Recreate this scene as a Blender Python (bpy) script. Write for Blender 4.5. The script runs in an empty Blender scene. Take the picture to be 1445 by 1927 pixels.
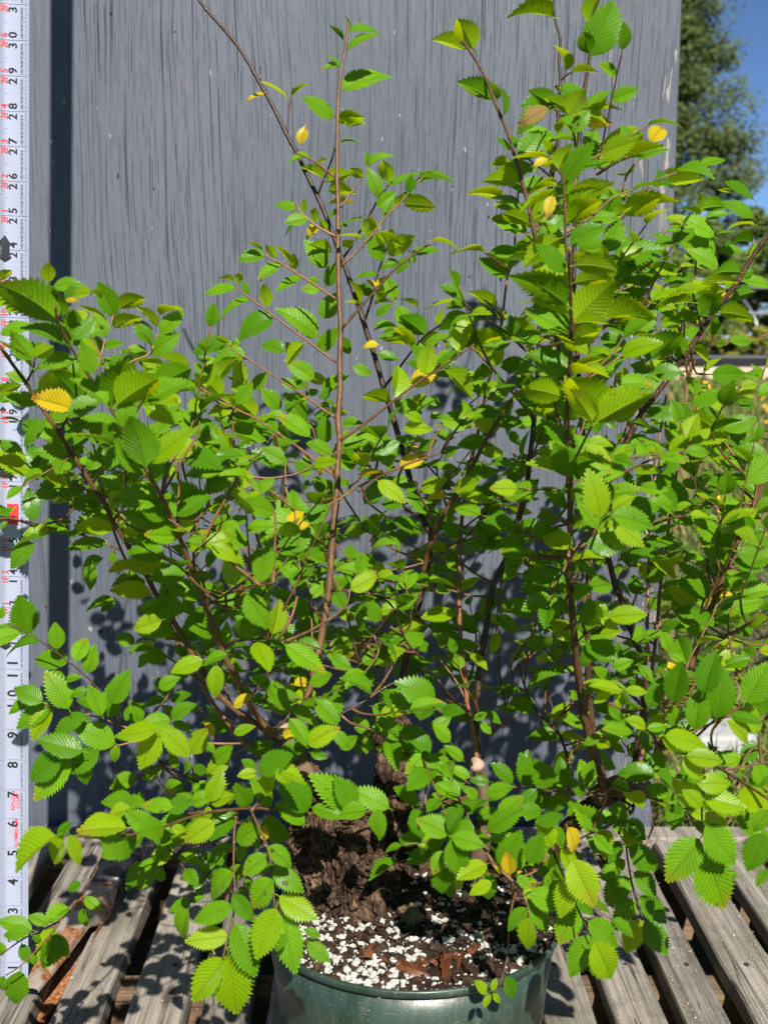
import bpy, bmesh, math, random
import numpy as np
from mathutils import Vector, Matrix, noise
R = math.radians
random.seed(7); np.random.seed(7)
scene = bpy.context.scene
col = scene.collection

# ------------------------------------------------------------------ camera
F = 2188.0; CX, CY = 722.5, 963.5; PITCH = R(8.68)
PAL = 0.14                      # top of the pallet
CAM = Vector((0.0, -1.247, PAL + 0.546))
WALL_Y = 0.0
cam_d = bpy.data.cameras.new('camera'); cam = bpy.data.objects.new('camera', cam_d); col.objects.link(cam)
cam.location = CAM; cam.rotation_euler = (R(90) - PITCH, 0, 0)
cam_d.sensor_fit = 'HORIZONTAL'; cam_d.sensor_width = 36.0; cam_d.lens = 36.0 * F / 1445.0
cam_d.clip_start = 0.02; cam_d.clip_end = 400.0
cam_d.dof.use_dof = True; cam_d.dof.focus_distance = 0.83; cam_d.dof.aperture_fstop = 54.5 / 3.2
scene.camera = cam

# ------------------------------------------------------------------ world and sun
SUN_AZ, SUN_EL = 0.215, R(42)
sun_dir = Vector((SUN_AZ, -1, 0)).normalized() * math.cos(SUN_EL) + Vector((0, 0, math.sin(SUN_EL)))
world = bpy.data.worlds.new('World'); scene.world = world; world.use_nodes = True
nt = world.node_tree; nt.nodes.clear()
sky = nt.nodes.new('ShaderNodeTexSky'); sky.sky_type = 'NISHITA'; sky.sun_disc = False
sky.sun_elevation = SUN_EL; sky.sun_rotation = math.atan2(sun_dir.x, sun_dir.y)
sky.air_density = 0.5; sky.dust_density = 0.0; sky.ozone_density = 6.0
bg = nt.nodes.new('ShaderNodeBackground'); bg.inputs['Strength'].default_value = 0.064
wo = nt.nodes.new('ShaderNodeOutputWorld')
nt.links.new(sky.outputs[0], bg.inputs[0]); nt.links.new(bg.outputs[0], wo.inputs[0])
sd = bpy.data.lights.new('sun', 'SUN'); sd.energy = 5.0; sd.angle = R(0.53); sd.color = (1.0, 0.945, 0.85)
so = bpy.data.objects.new('sun', sd); col.objects.link(so)
so.rotation_euler = sun_dir.to_track_quat('Z', 'Y').to_euler(); so.location = (1, -4, 4)
scene.view_settings.view_transform = 'Standard'; scene.view_settings.look = 'None'
scene.view_settings.exposure = 0.90; scene.view_settings.gamma = 1.0
scene.view_settings.use_curve_mapping = False
scene.cycles.max_bounces = 8; scene.cycles.transparent_max_bounces = 8

# ------------------------------------------------------------------ helpers
cp, sp = math.cos(PITCH), math.sin(PITCH)
FW = Vector((0, cp, -sp)); UP = Vector((0, sp, cp)); RT = Vector((1, 0, 0))
def ray(px, py):
    return FW + RT * ((px - CX) / F) + UP * ((CY - py) / F)
def at(px, py, D):              # the point that is D metres ahead of the camera's foot
    d = ray(px, py); return CAM + d * (D / d.y)
def atz(px, py, z):
    d = ray(px, py); return CAM + d * ((z - CAM.z) / d.z)
def proj(p):
    v = p - CAM; zz = v.dot(FW)
    return CX + F * v.dot(RT) / zz, CY - F * v.dot(UP) / zz

def tag(o, label=None, cat=None, group=None, kind=None):
    if label: o['label'] = label
    if cat: o['category'] = cat
    if group: o['group'] = group
    if kind: o['kind'] = kind
    return o
def empty(name, loc):
    o = bpy.data.objects.new(name, None); o.location = loc; o.empty_display_size = 0.05; col.objects.link(o); return o
def link(name, me, parent=None, mat=None, M=None):
    o = bpy.data.objects.new(name, me); col.objects.link(o)
    if mat is not None: 
        if len(me.materials) == 0: me.materials.append(mat)
    if parent is not None:
        o.parent = parent
        W = Matrix.Identity(4); q = parent
        while q is not None:
            W = q.matrix_parent_inverse @ Matrix.LocRotScale(q.location, q.rotation_euler, q.scale) if False else W
            q = None
        o.matrix_parent_inverse = WORLD.get(parent.name, Matrix.Translation(parent.location)).inverted()
    if M is not None: o.matrix_basis = M
    WORLD[o.name] = M.copy() if M is not None else Matrix.Identity(4)
    return o
WORLD = {}
def mesh(name, v, f, smooth=True):
    me = bpy.data.meshes.new(name); me.from_pydata([tuple(a) for a in v], [], f)
    if smooth: me.polygons.foreach_set('use_smooth', [True] * len(me.polygons))
    me.update(); return me

class MB:
    def __init__(s): s.v = []; s.f = []; s.m = []
    def add(s, v, f, m=0):
        o = len(s.v); s.v += [tuple(a) for a in v]; s.f += [tuple(i + o for i in q) for q in f]; s.m += [m] * len(f)
    def build(s, name, mats, parent=None, smooth=False, M=None):
        me = mesh(name, s.v, s.f, smooth)
        for m in (mats if isinstance(mats, (list, tuple)) else [mats]): me.materials.append(m)
        me.polygons.foreach_set('material_index', s.m)
        return link(name, me, parent, None, M)

def bevel_box(name, sx, sy, sz, bev, seg=2):
    bm = bmesh.new(); bmesh.ops.create_cube(bm, size=1.0)
    bmesh.ops.scale(bm, vec=(sx, sy, sz), verts=bm.verts)
    bmesh.ops.bevel(bm, geom=bm.edges[:], offset=bev, segments=seg, affect='EDGES', profile=0.6)
    me = bpy.data.meshes.new(name); bm.to_mesh(me); bm.free(); return me

def catmull(pts, n):
    P = [np.array(p, float) for p in pts]; P = [2 * P[0] - P[1]] + P + [2 * P[-1] - P[-2]]
    out = []
    for i in range(1, len(P) - 2):
        for k in range(n):
            t = k / n; a, b, c, d = P[i - 1], P[i], P[i + 1], P[i + 2]
            out.append(0.5 * ((2 * b) + (-a + c) * t + (2 * a - 5 * b + 4 * c - d) * t * t + (-a + 3 * b - 3 * c + d) * t ** 3))
    out.append(P[-2]); return out

def tube(mb, pts, sides=8, caps=True, bump=None, m=0):   # pts: (x,y,z,r)
    n = len(pts); ref = None; v = []; f = []
    for i, p in enumerate(pts):
        a = Vector(pts[max(i - 1, 0)][:3]); b = Vector(pts[min(i + 1, n - 1)][:3])
        t = (b - a); t = t.normalized() if t.length > 1e-9 else Vector((0, 0, 1))
        if ref is None: ref = t.orthogonal().normalized()
        ref = (ref - t * ref.dot(t)).normalized(); bi = t.cross(ref)
        for k in range(sides):
            an = 2 * math.pi * k / sides
            d = ref * math.cos(an) + bi * math.sin(an)
            r = p[3]
            if bump: r = bump(Vector(p[:3]), d, r, i / (n - 1), an)
            v.append(Vector(p[:3]) + d * r)
    for i in range(n - 1):
        for k in range(sides):
            k2 = (k + 1) % sides
            f.append((i * sides + k, i * sides + k2, (i + 1) * sides + k2, (i + 1) * sides + k))
    if caps:
        f.append(tuple(range(sides))[::-1]); f.append(tuple((n - 1) * sides + k for k in range(sides)))
    mb.add(v, f, m)

# ------------------------------------------------------------------ node materials
class NM:
    def __init__(s, name):
        s.m = bpy.data.materials.new(name); s.m.use_nodes = True; s.t = s.m.node_tree; s.t.nodes.clear()
        s.out = s.n('ShaderNodeOutputMaterial')
    def n(s, ty, **kw):
        d = s.t.nodes.new(ty)
        for k, v in kw.items():
            if k.startswith('i_'):
                key = k[2:]; key = int(key) if key.isdigit() else key.replace('_', ' ')
                s.set(d, key, v)
            else: setattr(d, k, v)
        return d
    def set(s, d, key, v):
        if isinstance(v, bpy.types.NodeSocket): s.t.links.new(v, d.inputs[key])
        else: d.inputs[key].default_value = v
    def math(s, op, a, b=None, c=None, clamp=False):
        d = s.n('ShaderNodeMath', operation=op); d.use_clamp = clamp
        for i, x in enumerate((a, b, c)):
            if x is not None: s.set(d, i, x)
        return d.outputs[0]
    def mix(s, fac, a, b, typ='MIX'):
        d = s.n('ShaderNodeMix', data_type='RGBA', blend_type=typ)
        s.set(d, 0, fac); s.set(d, 6, a); s.set(d, 7, b); return d.outputs[2]
    def coord(s, which='Object', scale=(1, 1, 1), loc=(0, 0, 0)):
        c = s.n('ShaderNodeTexCoord').outputs[which]
        mp = s.n('ShaderNodeMapping'); s.set(mp, 'Vector', c)
        mp.inputs['Scale'].default_value = scale; mp.inputs['Location'].default_value = loc
        return mp.outputs[0]
    def pos(s, scale=(1, 1, 1), loc=(0, 0, 0)):
        c = s.n('ShaderNodeNewGeometry').outputs['Position']
        mp = s.n('ShaderNodeMapping'); s.set(mp, 'Vector', c)
        mp.inputs['Scale'].default_value = scale; mp.inputs['Location'].default_value = loc
        return mp.outputs[0]
    def noise(s, vec, scale=1.0, detail=4.0, rough=0.55, dist=0.0, out=0):
        d = s.n('ShaderNodeTexNoise'); s.set(d, 'Vector', vec)
        d.inputs['Scale'].default_value = scale; d.inputs['Detail'].default_value = detail
        d.inputs['Roughness'].default_value = rough; d.inputs['Distortion'].default_value = dist
        return d.outputs[out]
    def ramp(s, fac, stops, interp='LINEAR'):
        d = s.n('ShaderNodeValToRGB'); s.set(d, 0, fac); cr = d.color_ramp; cr.interpolation = interp
        while len(cr.elements) < len(stops): cr.elements.new(0.5)
        for e, (p, c) in zip(cr.elements, stops):
            e.position = p; e.color = (*c, 1) if len(c) == 3 else c
        return d.outputs[0]
    def range(s, v, a, b, c=0.0, d=1.0, smooth=False):
        q = s.n('ShaderNodeMapRange'); q.interpolation_type = 'SMOOTHSTEP' if smooth else 'LINEAR'
        s.set(q, 0, v)
        for i, x in enumerate((a, b, c, d)): q.inputs[i + 1].default_value = x
        return q.outputs[0]
    def bump(s, h, strength=0.5, dist=0.002):
        d = s.n('ShaderNodeBump'); s.set(d, 'Height', h); d.inputs['Strength'].default_value = strength
        d.inputs['Distance'].default_value = dist; return d.outputs[0]
    def bsdf(s, color, rough=0.6, spec=0.4, normal=None, metal=0.0, coat=0.0):
        d = s.n('ShaderNodeBsdfPrincipled'); s.set(d, 'Base Color', color if isinstance(color, bpy.types.NodeSocket) else (*color, 1))
        s.set(d, 'Roughness', rough); s.set(d, 'Specular IOR Level', spec); s.set(d, 'Metallic', metal)
        if coat: s.set(d, 'Coat Weight', coat); s.set(d, 'Coat Roughness', 0.15)
        if normal is not None: s.set(d, 'Normal', normal)
        return d.outputs[0]
    def done(s, sh): s.t.links.new(sh, s.out.inputs[0]); return s.m

def simple(name, c, rough=0.6, spec=0.4, var=0.25, scale=60.0, metal=0.0):
    k = NM(name); n = k.noise(k.pos(), scale, 5, 0.6)
    cc = k.mix(k.range(n, 0.3, 0.7), (c[0] * (1 - var), c[1] * (1 - var), c[2] * (1 - var), 1), (c[0] * (1 + var), c[1] * (1 + var), c[2] * (1 + var), 1))
    return k.done(k.bsdf(cc, rough, spec, k.bump(n, 0.25, 0.001), metal))

def mat_wall():
    k = NM('grey_paint_on_rough_plywood')
    warp = k.math('SUBTRACT', k.noise(k.pos((4.2, 1, 1.5)), 1.0, 2, 0.5), 0.5)
    wob = k.math('SUBTRACT', k.noise(k.pos((26, 1, 7)), 1.0, 2, 0.5), 0.5)
    sp0 = k.n('ShaderNodeSeparateXYZ'); k.set(sp0, 0, k.n('ShaderNodeNewGeometry').outputs['Position'])
    X = k.math('ADD', sp0.outputs[0], k.math('ADD', k.math('MULTIPLY', warp, 0.055), k.math('MULTIPLY', wob, 0.006))); Z = sp0.outputs[2]
    cmb = k.n('ShaderNodeCombineXYZ'); k.set(cmb, 0, X); k.set(cmb, 2, Z); P = cmb.outputs[0]
    def st(sx, sz, off, detail=3.0, rough=0.5):
        mp = k.n('ShaderNodeMapping'); k.set(mp, 'Vector', P); mp.inputs['Scale'].default_value = (sx, 1, sz); mp.inputs['Location'].default_value = (off, off, off)
        return k.noise(mp.outputs[0], 1.0, detail, rough)
    fine = st(420, 22, 2.2, 3.0, 0.6)
    def lines(N, off, w, zf, thr, soft=0.05):
        t = k.math('MULTIPLY_ADD', X, N, off); cell = k.math('FLOOR', t); fr = k.math('FRACT', t)
        wn = k.n('ShaderNodeTexWhiteNoise', noise_dimensions='1D'); k.set(wn, 1, cell)
        c = k.math('MULTIPLY_ADD', wn.outputs[0], 0.6, 0.2)
        v = k.n('ShaderNodeCombineXYZ'); k.set(v, 0, k.math('MULTIPLY', cell, 7.31)); k.set(v, 2, k.math('MULTIPLY', Z, zf))
        nz = k.noise(v.outputs[0], 1.0, 2, 0.55)
        amp = k.range(nz, thr, thr + soft * 2, 0.0, 1.0, True)
        wv = k.math('MULTIPLY', amp, w)
        d = k.math('DIVIDE', k.math('ABSOLUTE', k.math('SUBTRACT', fr, c)), k.math('ADD', wv, 0.0001))
        return k.math('MULTIPLY', k.range(d, 0.35, 1.0, 1.0, 0.0, True), amp)
    l1 = lines(78, 0.0, 0.055, 5.5, 0.43, .12); l2 = lines(128, 31.0, 0.060, 10.0, 0.46, .08); l3 = lines(330, 77.0, 0.14, 24.0, 0.43, .1)
    crack = k.math('MAXIMUM', k.math('MAXIMUM', l1, k.math('MULTIPLY', l2, 0.8)), k.math('MULTIPLY', l3, 0.55))
    gm = k.range(st(7, 1.3, 21.0, 3, 0.55), 0.36, 0.60, 0.25, 1.0); crack = k.math('MULTIPLY', crack, gm)
    tone = k.noise(k.pos((3, 1, 1.2)), 1.4, 4, 0.55)
    paint = k.mix(k.range(tone, 0.3, 0.7), (0.074, 0.086, 0.110, 1), (0.106, 0.118, 0.143, 1))
    paint = k.mix(k.math('MULTIPLY', k.range(fine, 0.35, 0.75), 0.28), paint, (0.042, 0.049, 0.066, 1))
    # worn streaks to bare wood and flaked primer
    wear = k.math('MULTIPLY', k.range(st(90, 7, 13.0, 3, 0.6), 0.66, 0.70), k.range(k.noise(k.pos((6, 1, 5)), 1.0, 2), 0.5, 0.62))
    paint = k.mix(wear, paint, (0.17, 0.12, 0.09, 1))
    sx = k.n('ShaderNodeSeparateXYZ'); k.set(sx, 0, k.n('ShaderNodeNewGeometry').outputs['Position'])
    edge = k.range(sx.outputs[0], 0.20, 0.30)
    flake = k.math('MULTIPLY', k.range(st(95, 12, 17.0, 3, 0.6), 0.585, 0.60), k.math('MULTIPLY', edge, k.range(k.noise(k.pos((4, 1, 6)), 1.0, 2), 0.45, 0.55)))
    paint = k.mix(flake, paint, (0.25, 0.225, 0.21, 1))
    dots = k.range(k.noise(k.pos((1, 1, 0.5)), 150, 1, 0.4), 0.755, 0.77)
    paint = k.mix(dots, paint, (0.28, 0.25, 0.23, 1))
    ccol = k.mix(k.range(st(60, 5, 31.0, 2), 0.56, 0.62), (0.012, 0.012, 0.016, 1), (0.10, 0.058, 0.036, 1))
    colr = k.mix(k.math('MULTIPLY', crack, 0.95), paint, ccol)
    stain = k.math('MULTIPLY', k.range(k.noise(k.pos((2.2, 1, 1.6)), 4.0, 5, 0.65), 0.55, 0.72), 0.35)
    colr = k.mix(stain, colr, (0.050, 0.052, 0.058, 1))
    pit = k.range(k.noise(k.pos((1, 1, 0.8), (5, 0, 3)), 95, 1, 0.4), 0.765, 0.775)
    colr = k.mix(k.math('MULTIPLY', pit, 0.9), colr, (0.012, 0.011, 0.011, 1))
    h = k.math('ADD', k.math('MULTIPLY', crack, -1.0), k.math('ADD', k.math('MULTIPLY', fine, 0.30), k.math('MULTIPLY', k.noise(k.pos((1, 1, 0.35)), 230, 4, 0.65), 0.35)))
    return k.done(k.bsdf(colr, 0.55, 0.35, k.bump(h, 0.9, 0.0018)))

def mat_wood(name, dark, light, axis='Y', dirt=0.5):
    k = NM(name)
    rnd = k.n('ShaderNodeObjectInfo').outputs['Random']
    c = k.n('ShaderNodeTexCoord').outputs['Object']
    off = k.n('ShaderNodeCombineXYZ'); k.set(off, 0, k.math('MULTIPLY', rnd, 13.0)); k.set(off, 1, k.math('MULTIPLY', rnd, 37.0)); k.set(off, 2, k.math('MULTIPLY', rnd, 5.0))
    add = k.n('ShaderNodeVectorMath', operation='ADD'); k.set(add, 0, c); k.set(add, 1, off.outputs[0])
    def st(s_long, s_cross, detail=4, rough=0.6):
        mp = k.n('ShaderNodeMapping'); k.set(mp, 'Vector', add.outputs[0])
        mp.inputs['Scale'].default_value = (s_cross, s_long, s_cross) if axis == 'Y' else (s_long, s_cross, s_cross)
        return k.noise(mp.outputs[0], 1.0, detail, rough, 0.3)
    g1 = st(3.0, 120); g2 = st(8.0, 420); big = st(7, 22, 3)
    grain = k.math('ADD', k.math('MULTIPLY', g1, 0.6), k.math('MULTIPLY', g2, 0.4))
    colr = k.ramp(grain, [(0.34, dark), (0.47, tuple(0.5 * (a + b) for a, b in zip(dark, light))), (0.62, light)])
    cr = k.range(k.math('ABSOLUTE', k.math('SUBTRACT', st(2.2, 80, 2), 0.5)), 0.0, 0.018, 1.0, 0.0, True)
    cr = k.math('MULTIPLY', cr, k.range(big, 0.4, 0.6))
    colr = k.mix(k.math('MULTIPLY', cr, 0.85), colr, (0.018, 0.014, 0.011, 1))
    colr = k.mix(k.math('MULTIPLY', k.range(k.noise(add.outputs[0], 30, 5, 0.65), 0.5, 0.72), dirt), colr, (dark[0] * 0.5, dark[1] * 0.46, dark[2] * 0.42, 1))
    speck = k.range(k.noise(add.outputs[0], 330, 2, 0.5), 0.70, 0.74)
    colr = k.mix(k.math('MULTIPLY', speck, 0.7), colr, (0.45, 0.42, 0.37, 1))
    vo = k.n('ShaderNodeTexVoronoi'); mpk = k.n('ShaderNodeMapping'); k.set(mpk, 'Vector', add.outputs[0]); mpk.inputs['Scale'].default_value = (14, 5, 14) if axis == 'Y' else (5, 14, 14); k.set(vo, 'Vector', mpk.outputs[0]); vo.inputs['Scale'].default_value = 1.0
    knot = k.range(vo.outputs[0], 0.07, 0.13, 1.0, 0.0, True)
    colr = k.mix(k.math('MULTIPLY', knot, 0.75), colr, (0.035, 0.022, 0.014, 1))
    gr = k.math('MULTIPLY', k.range(k.noise(add.outputs[0], 11, 4, 0.6), 0.56, 0.68), 0.45)
    colr = k.mix(gr, colr, (0.11, 0.115, 0.075, 1))
    hv = k.n('ShaderNodeHueSaturation'); k.set(hv, 'Color', colr); k.set(hv, 'Value', k.range(rnd, 0, 1, 0.8, 1.15))
    h = k.math('SUBTRACT', grain, k.math('MULTIPLY', cr, 0.6))
    return k.done(k.bsdf(hv.outputs[0], 0.8, 0.25, k.bump(h, 0.6, 0.0015)))

def mat_leaf(name, cA, cB, tA, tfac=0.42, vein=0.35, spec=0.4, spots=0.0, edge=None):
    k = NM(name)
    oi = k.n('ShaderNodeObjectInfo').outputs['Random']
    at_ = k.n('ShaderNodeAttribute', attribute_name='rnd').outputs['Fac']
    rnd = k.math('FRACT', k.math('ADD', at_, oi))
    uv = k.n('ShaderNodeUVMap', uv_map='UVMap').outputs[0]
    sep = k.n('ShaderNodeSeparateXYZ'); k.set(sep, 0, uv)
    u = k.math('ABSOLUTE', k.math('SUBTRACT', sep.outputs[0], 0.5)); v = sep.outputs[1]   # u 0 at the midrib .. 0.5 edge
    w = k.math('FRACT', k.math('MULTIPLY', k.math('SUBTRACT', v, k.math('MULTIPLY', u, 0.55)), 12.0))
    side = k.range(k.math('ABSOLUTE', k.math('SUBTRACT', w, 0.5)), 0.0, 0.17, 1.0, 0.0, True)
    mid = k.range(u, 0.010, 0.030, 1.0, 0.0, True)
    ve = k.math('MAXIMUM', mid, k.math('MULTIPLY', side, 0.42))
    nz = k.noise(k.pos(), 55, 4, 0.6)
    base = k.mix(rnd, (*cA, 1), (*cB, 1))
    base = k.mix(k.math('MULTIPLY', k.range(nz, 0.4, 0.7), 0.35), base, (cA[0] * 0.6, cA[1] * 0.7, cA[2] * 0.8, 1))
    lt = (min(1, cB[0] * 1.9 + 0.05), min(1, cB[1] * 1.35 + 0.05), cB[2] * 1.6 + 0.02, 1)
    base = k.mix(k.math('MULTIPLY', ve, vein), base, lt)
    if edge: base = k.mix(k.math('MULTIPLY', k.range(k.math('ADD', v, k.math('MULTIPLY', nz, 0.6)), 1.0, 1.25), 0.9), base, (*edge, 1))
    tipf = k.math('MULTIPLY', k.range(k.math('ADD', v, k.math('MULTIPLY', k.math('SUBTRACT', nz, 0.5), 0.9)), 0.72, 0.98), k.range(rnd, 0.84, 0.92))
    base = k.mix(k.math('MULTIPLY', tipf, 0.75), base, (0.34, 0.27, 0.02, 1))
    sp_ = k.math('MULTIPLY', k.range(k.noise(k.pos(), 170, 1, 0.4), 0.735, 0.75), k.range(rnd, 0.45, 0.5))
    base = k.mix(k.math('MULTIPLY', sp_, spots), base, (0.05, 0.03, 0.01, 1))
    hgt = k.math('ADD', k.math('MULTIPLY', ve, -0.6), k.math('MULTIPLY', nz, 0.5))
    b = k.bsdf(base, k.range(rnd, 0, 1, 0.30, 0.52), spec, k.bump(hgt, 0.8, 0.0018))
    tr = k.n('ShaderNodeBsdfTranslucent'); k.set(tr, 0, k.mix(k.math('MULTIPLY', ve, 0.35), (*tA, 1), (tA[0] * 0.55, tA[1] * 0.6, tA[2], 1)))
    ms = k.n('ShaderNodeMixShader'); ms.inputs[0].default_value = tfac
    k.t.links.new(b, ms.inputs[1]); k.t.links.new(tr.outputs[0], ms.inputs[2])
    return k.done(ms.outputs[0])

def mat_bark(name, stops, scale=90, strength=0.8, spec=0.2):
    k = NM(name); n = k.noise(k.pos((1, 1, 0.5)), scale, 6, 0.65, 0.6); n2 = k.noise(k.pos(), scale * 0.25, 3, 0.5)
    c = k.ramp(k.math('ADD', k.math('MULTIPLY', n, 0.7), k.math('MULTIPLY', n2, 0.3)), stops)
    return k.done(k.bsdf(c, 0.8, spec, k.bump(n, strength, 0.002)))

def mat_stem(name, cA, cB):
    k = NM(name); n = k.noise(k.pos(), 140, 4, 0.6); oi = k.n('ShaderNodeObjectInfo').outputs['Random']
    c = k.mix(k.range(n, 0.3, 0.7), (*cA, 1), (*cB, 1))
    c = k.mix(k.math('MULTIPLY', k.range(k.noise(k.pos(), 700, 1, 0.4), 0.68, 0.72), 0.7), c, (0.30, 0.22, 0.14, 1))
    hv = k.n('ShaderNodeHueSaturation'); k.set(hv, 'Color', c); k.set(hv, 'Value', k.range(oi, 0, 1, 0.75, 1.2))
    return k.done(k.bsdf(hv.outputs[0], 0.5, 0.4, k.bump(n, 0.3, 0.0006)))

M = {}
M['wall'] = mat_wall()
M['slat'] = mat_wood('weathered_pallet_wood', (0.080, 0.069, 0.056), (0.300, 0.270, 0.230))
M['under'] = mat_wood('brown_pallet_wood', (0.070, 0.042, 0.026), (0.230, 0.150, 0.095), axis='X')
M['leaf'] = mat_leaf('elm_leaf_green', (0.056, 0.180, 0.003), (0.150, 0.335, 0.004), (0.25, 0.46, 0.004), 0.36, 0.30, 0.24, 0.9)
M['lime'] = mat_leaf('elm_leaf_young', (0.195, 0.360, 0.003), (0.275, 0.440, 0.004), (0.58, 0.70, 0.003), 0.48, 0.22, 0.32, 0.5)
M['yellow'] = mat_leaf('elm_leaf_yellow', (0.55, 0.40, 0.012), (0.66, 0.54, 0.02), (0.75, 0.55, 0.015), 0.4, 0.15, 0.3, 1.0, (0.35, 0.14, 0.03))
M['tan'] = mat_leaf('elm_leaf_tan', (0.26, 0.16, 0.05), (0.34, 0.24, 0.07), (0.40, 0.26, 0.06), 0.35, 0.2, 0.25, 1.0, (0.2, 0.08, 0.03))
M['dry'] = mat_leaf('dried_leaf_brown', (0.085, 0.028, 0.012), (0.22, 0.085, 0.034), (0.25, 0.08, 0.02), 0.15, 0.2, 0.3, 0.4)
M['stem'] = mat_stem('elm_shoot_brown', (0.075, 0.034, 0.014), (0.155, 0.080, 0.032))
M['stem_dark'] = mat_stem('elm_shoot_dark', (0.026, 0.012, 0.008), (0.070, 0.034, 0.018))
M['stem_red'] = mat_stem('elm_shoot_reddish', (0.13, 0.050, 0.025), (0.24, 0.105, 0.05))
M['bark'] = mat_bark('old_elm_bark', [(0.30, (0.008, 0.005, 0.004)), (0.45, (0.028, 0.015, 0.009)), (0.56, (0.098, 0.058, 0.037)), (0.70, (0.25, 0.170, 0.120))], 220, 1.0)
M['bark_smooth'] = mat_bark('smooth_elm_bark', [(0.3, (0.045, 0.030, 0.018)), (0.5, (0.11, 0.075, 0.045)), (0.7, (0.20, 0.14, 0.09))], 160, 0.5)
M['cut'] = mat_bark('cut_wood', [(0.3, (0.16, 0.10, 0.065)), (0.5, (0.30, 0.22, 0.16)), (0.7, (0.42, 0.34, 0.27))], 300, 0.4)
def mat_pot():
    k = NM('dark_green_pot_plastic'); n = k.noise(k.pos((1, 1, 0.25)), 35, 4, 0.6); d = k.noise(k.pos(), 900, 2, 0.5)
    c = k.mix(k.range(n, 0.35, 0.7), (0.016, 0.034, 0.025, 1), (0.034, 0.058, 0.044, 1))
    run = k.noise(k.pos((1, 1, 0.06)), 110, 4, 0.6); blot = k.noise(k.pos(), 28, 5, 0.65)
    dirt = k.math('MULTIPLY', k.range(run, 0.50, 0.66), k.range(blot, 0.42, 0.62))
    c = k.mix(k.math('MULTIPLY', dirt, 0.65), c, (0.105, 0.115, 0.095, 1))
    scuff = k.math('MULTIPLY', k.range(k.noise(k.pos((1, 1, 9)), 60, 3, 0.6), 0.66, 0.70), 0.5)
    c = k.mix(scuff, c, (0.13, 0.16, 0.14, 1))
    c = k.mix(k.range(d, 0.70, 0.73), c, (0.25, 0.25, 0.22, 1))
    r = k.math('ADD', k.range(n, 0.3, 0.7, 0.26, 0.40), k.math('MULTIPLY', dirt, 0.35))
    return k.done(k.bsdf(c, r, 0.45, k.bump(k.math('ADD', n, k.math('MULTIPLY', blot, 0.6)), 0.25, 0.003)))
M['pot'] = mat_pot()
M['soil'] = mat_bark('potting_soil', [(0.3, (0.006, 0.004, 0.003)), (0.5, (0.016, 0.010, 0.007)), (0.68, (0.042, 0.026, 0.017))], 260, 1.0)
M['perlite'] = simple('white_perlite', (0.40, 0.395, 0.37), 0.9, 0.2, 0.25, 260)
M['tape'] = None
def mat_tape():
    k = NM('white_tape_blade'); n = k.noise(k.pos((1, 1, 0.4)), 60, 4, 0.6)
    c = k.mix(k.math('MULTIPLY', k.range(n, 0.5, 0.75), 0.35), (0.31, 0.34, 0.44, 1), (0.27, 0.25, 0.29, 1))
    return k.done(k.bsdf(c, 0.3, 0.5))
M['tape'] = mat_tape()
M['ink_black'] = simple('black_ink', (0.018, 0.018, 0.022), 0.5, 0.3, 0.2)
M['ink_grey'] = simple('blue_grey_ink', (0.10, 0.12, 0.18), 0.5, 0.3, 0.2)
M['ink_red'] = simple('red_ink', (0.60, 0.035, 0.045), 0.5, 0.3, 0.15)
M['ink_pale'] = simple('worn_red_ink', (0.66, 0.30, 0.34), 0.5, 0.3, 0.15)
M['vinyl'] = simple('black_vinyl', (0.010, 0.010, 0.012), 0.38, 0.5, 0.2)
def mat_rust(name, steel):
    k = NM(name); n = k.noise(k.pos(), 45, 6, 0.65); n2 = k.noise(k.pos(), 300, 4, 0.6)
    f = k.range(n, 0.46, 0.58) if steel else k.range(n, 0.2, 0.4)
    c = k.mix(f, (0.33, 0.29, 0.24, 1), k.ramp(n2, [(0.35, (0.09, 0.03, 0.012)), (0.5, (0.26, 0.09, 0.03)), (0.65, (0.42, 0.20, 0.09))]))
    return k.done(k.bsdf(c, k.range(f, 0, 1, 0.42, 0.8), 0.5, k.bump(n2, 0.4, 0.001), 0.25 if steel else 0.0))
M['steel'] = mat_rust('rust_spotted_steel', True); M['rust'] = mat_rust('rusty_steel', False)

# ------------------------------------------------------------------ ground and far surroundings
def mat_ground():
    k = NM('dry_grassy_ground'); p = k.pos()
    n = k.noise(p, 1.3, 6, 0.6); f = k.noise(p, 28, 5, 0.65); g = k.noise(p, 160, 3, 0.6)
    c = k.ramp(f, [(0.3, (0.055, 0.042, 0.022)), (0.5, (0.125, 0.098, 0.050)), (0.68, (0.20, 0.165, 0.095))])
    gr = k.ramp(g, [(0.3, (0.030, 0.050, 0.012)), (0.6, (0.085, 0.120, 0.026)), (0.75, (0.14, 0.16, 0.05))])
    c = k.mix(k.range(n, 0.40, 0.60), c, gr)
    return k.done(k.bsdf(c, 0.9, 0.1, k.bump(k.math('ADD', f, g), 0.7, 0.01)))
M['ground'] = mat_ground()
G = 300.0; gv = [(-G, -G, 0), (G, -G, 0), (G, G, 0), (-G, G, 0)]
tag(link('ground', mesh('ground', gv, [(0, 1, 2, 3)], False), None, M['ground']), 'dry grassy ground stretching to the trees', None, None, 'structure')

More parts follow.
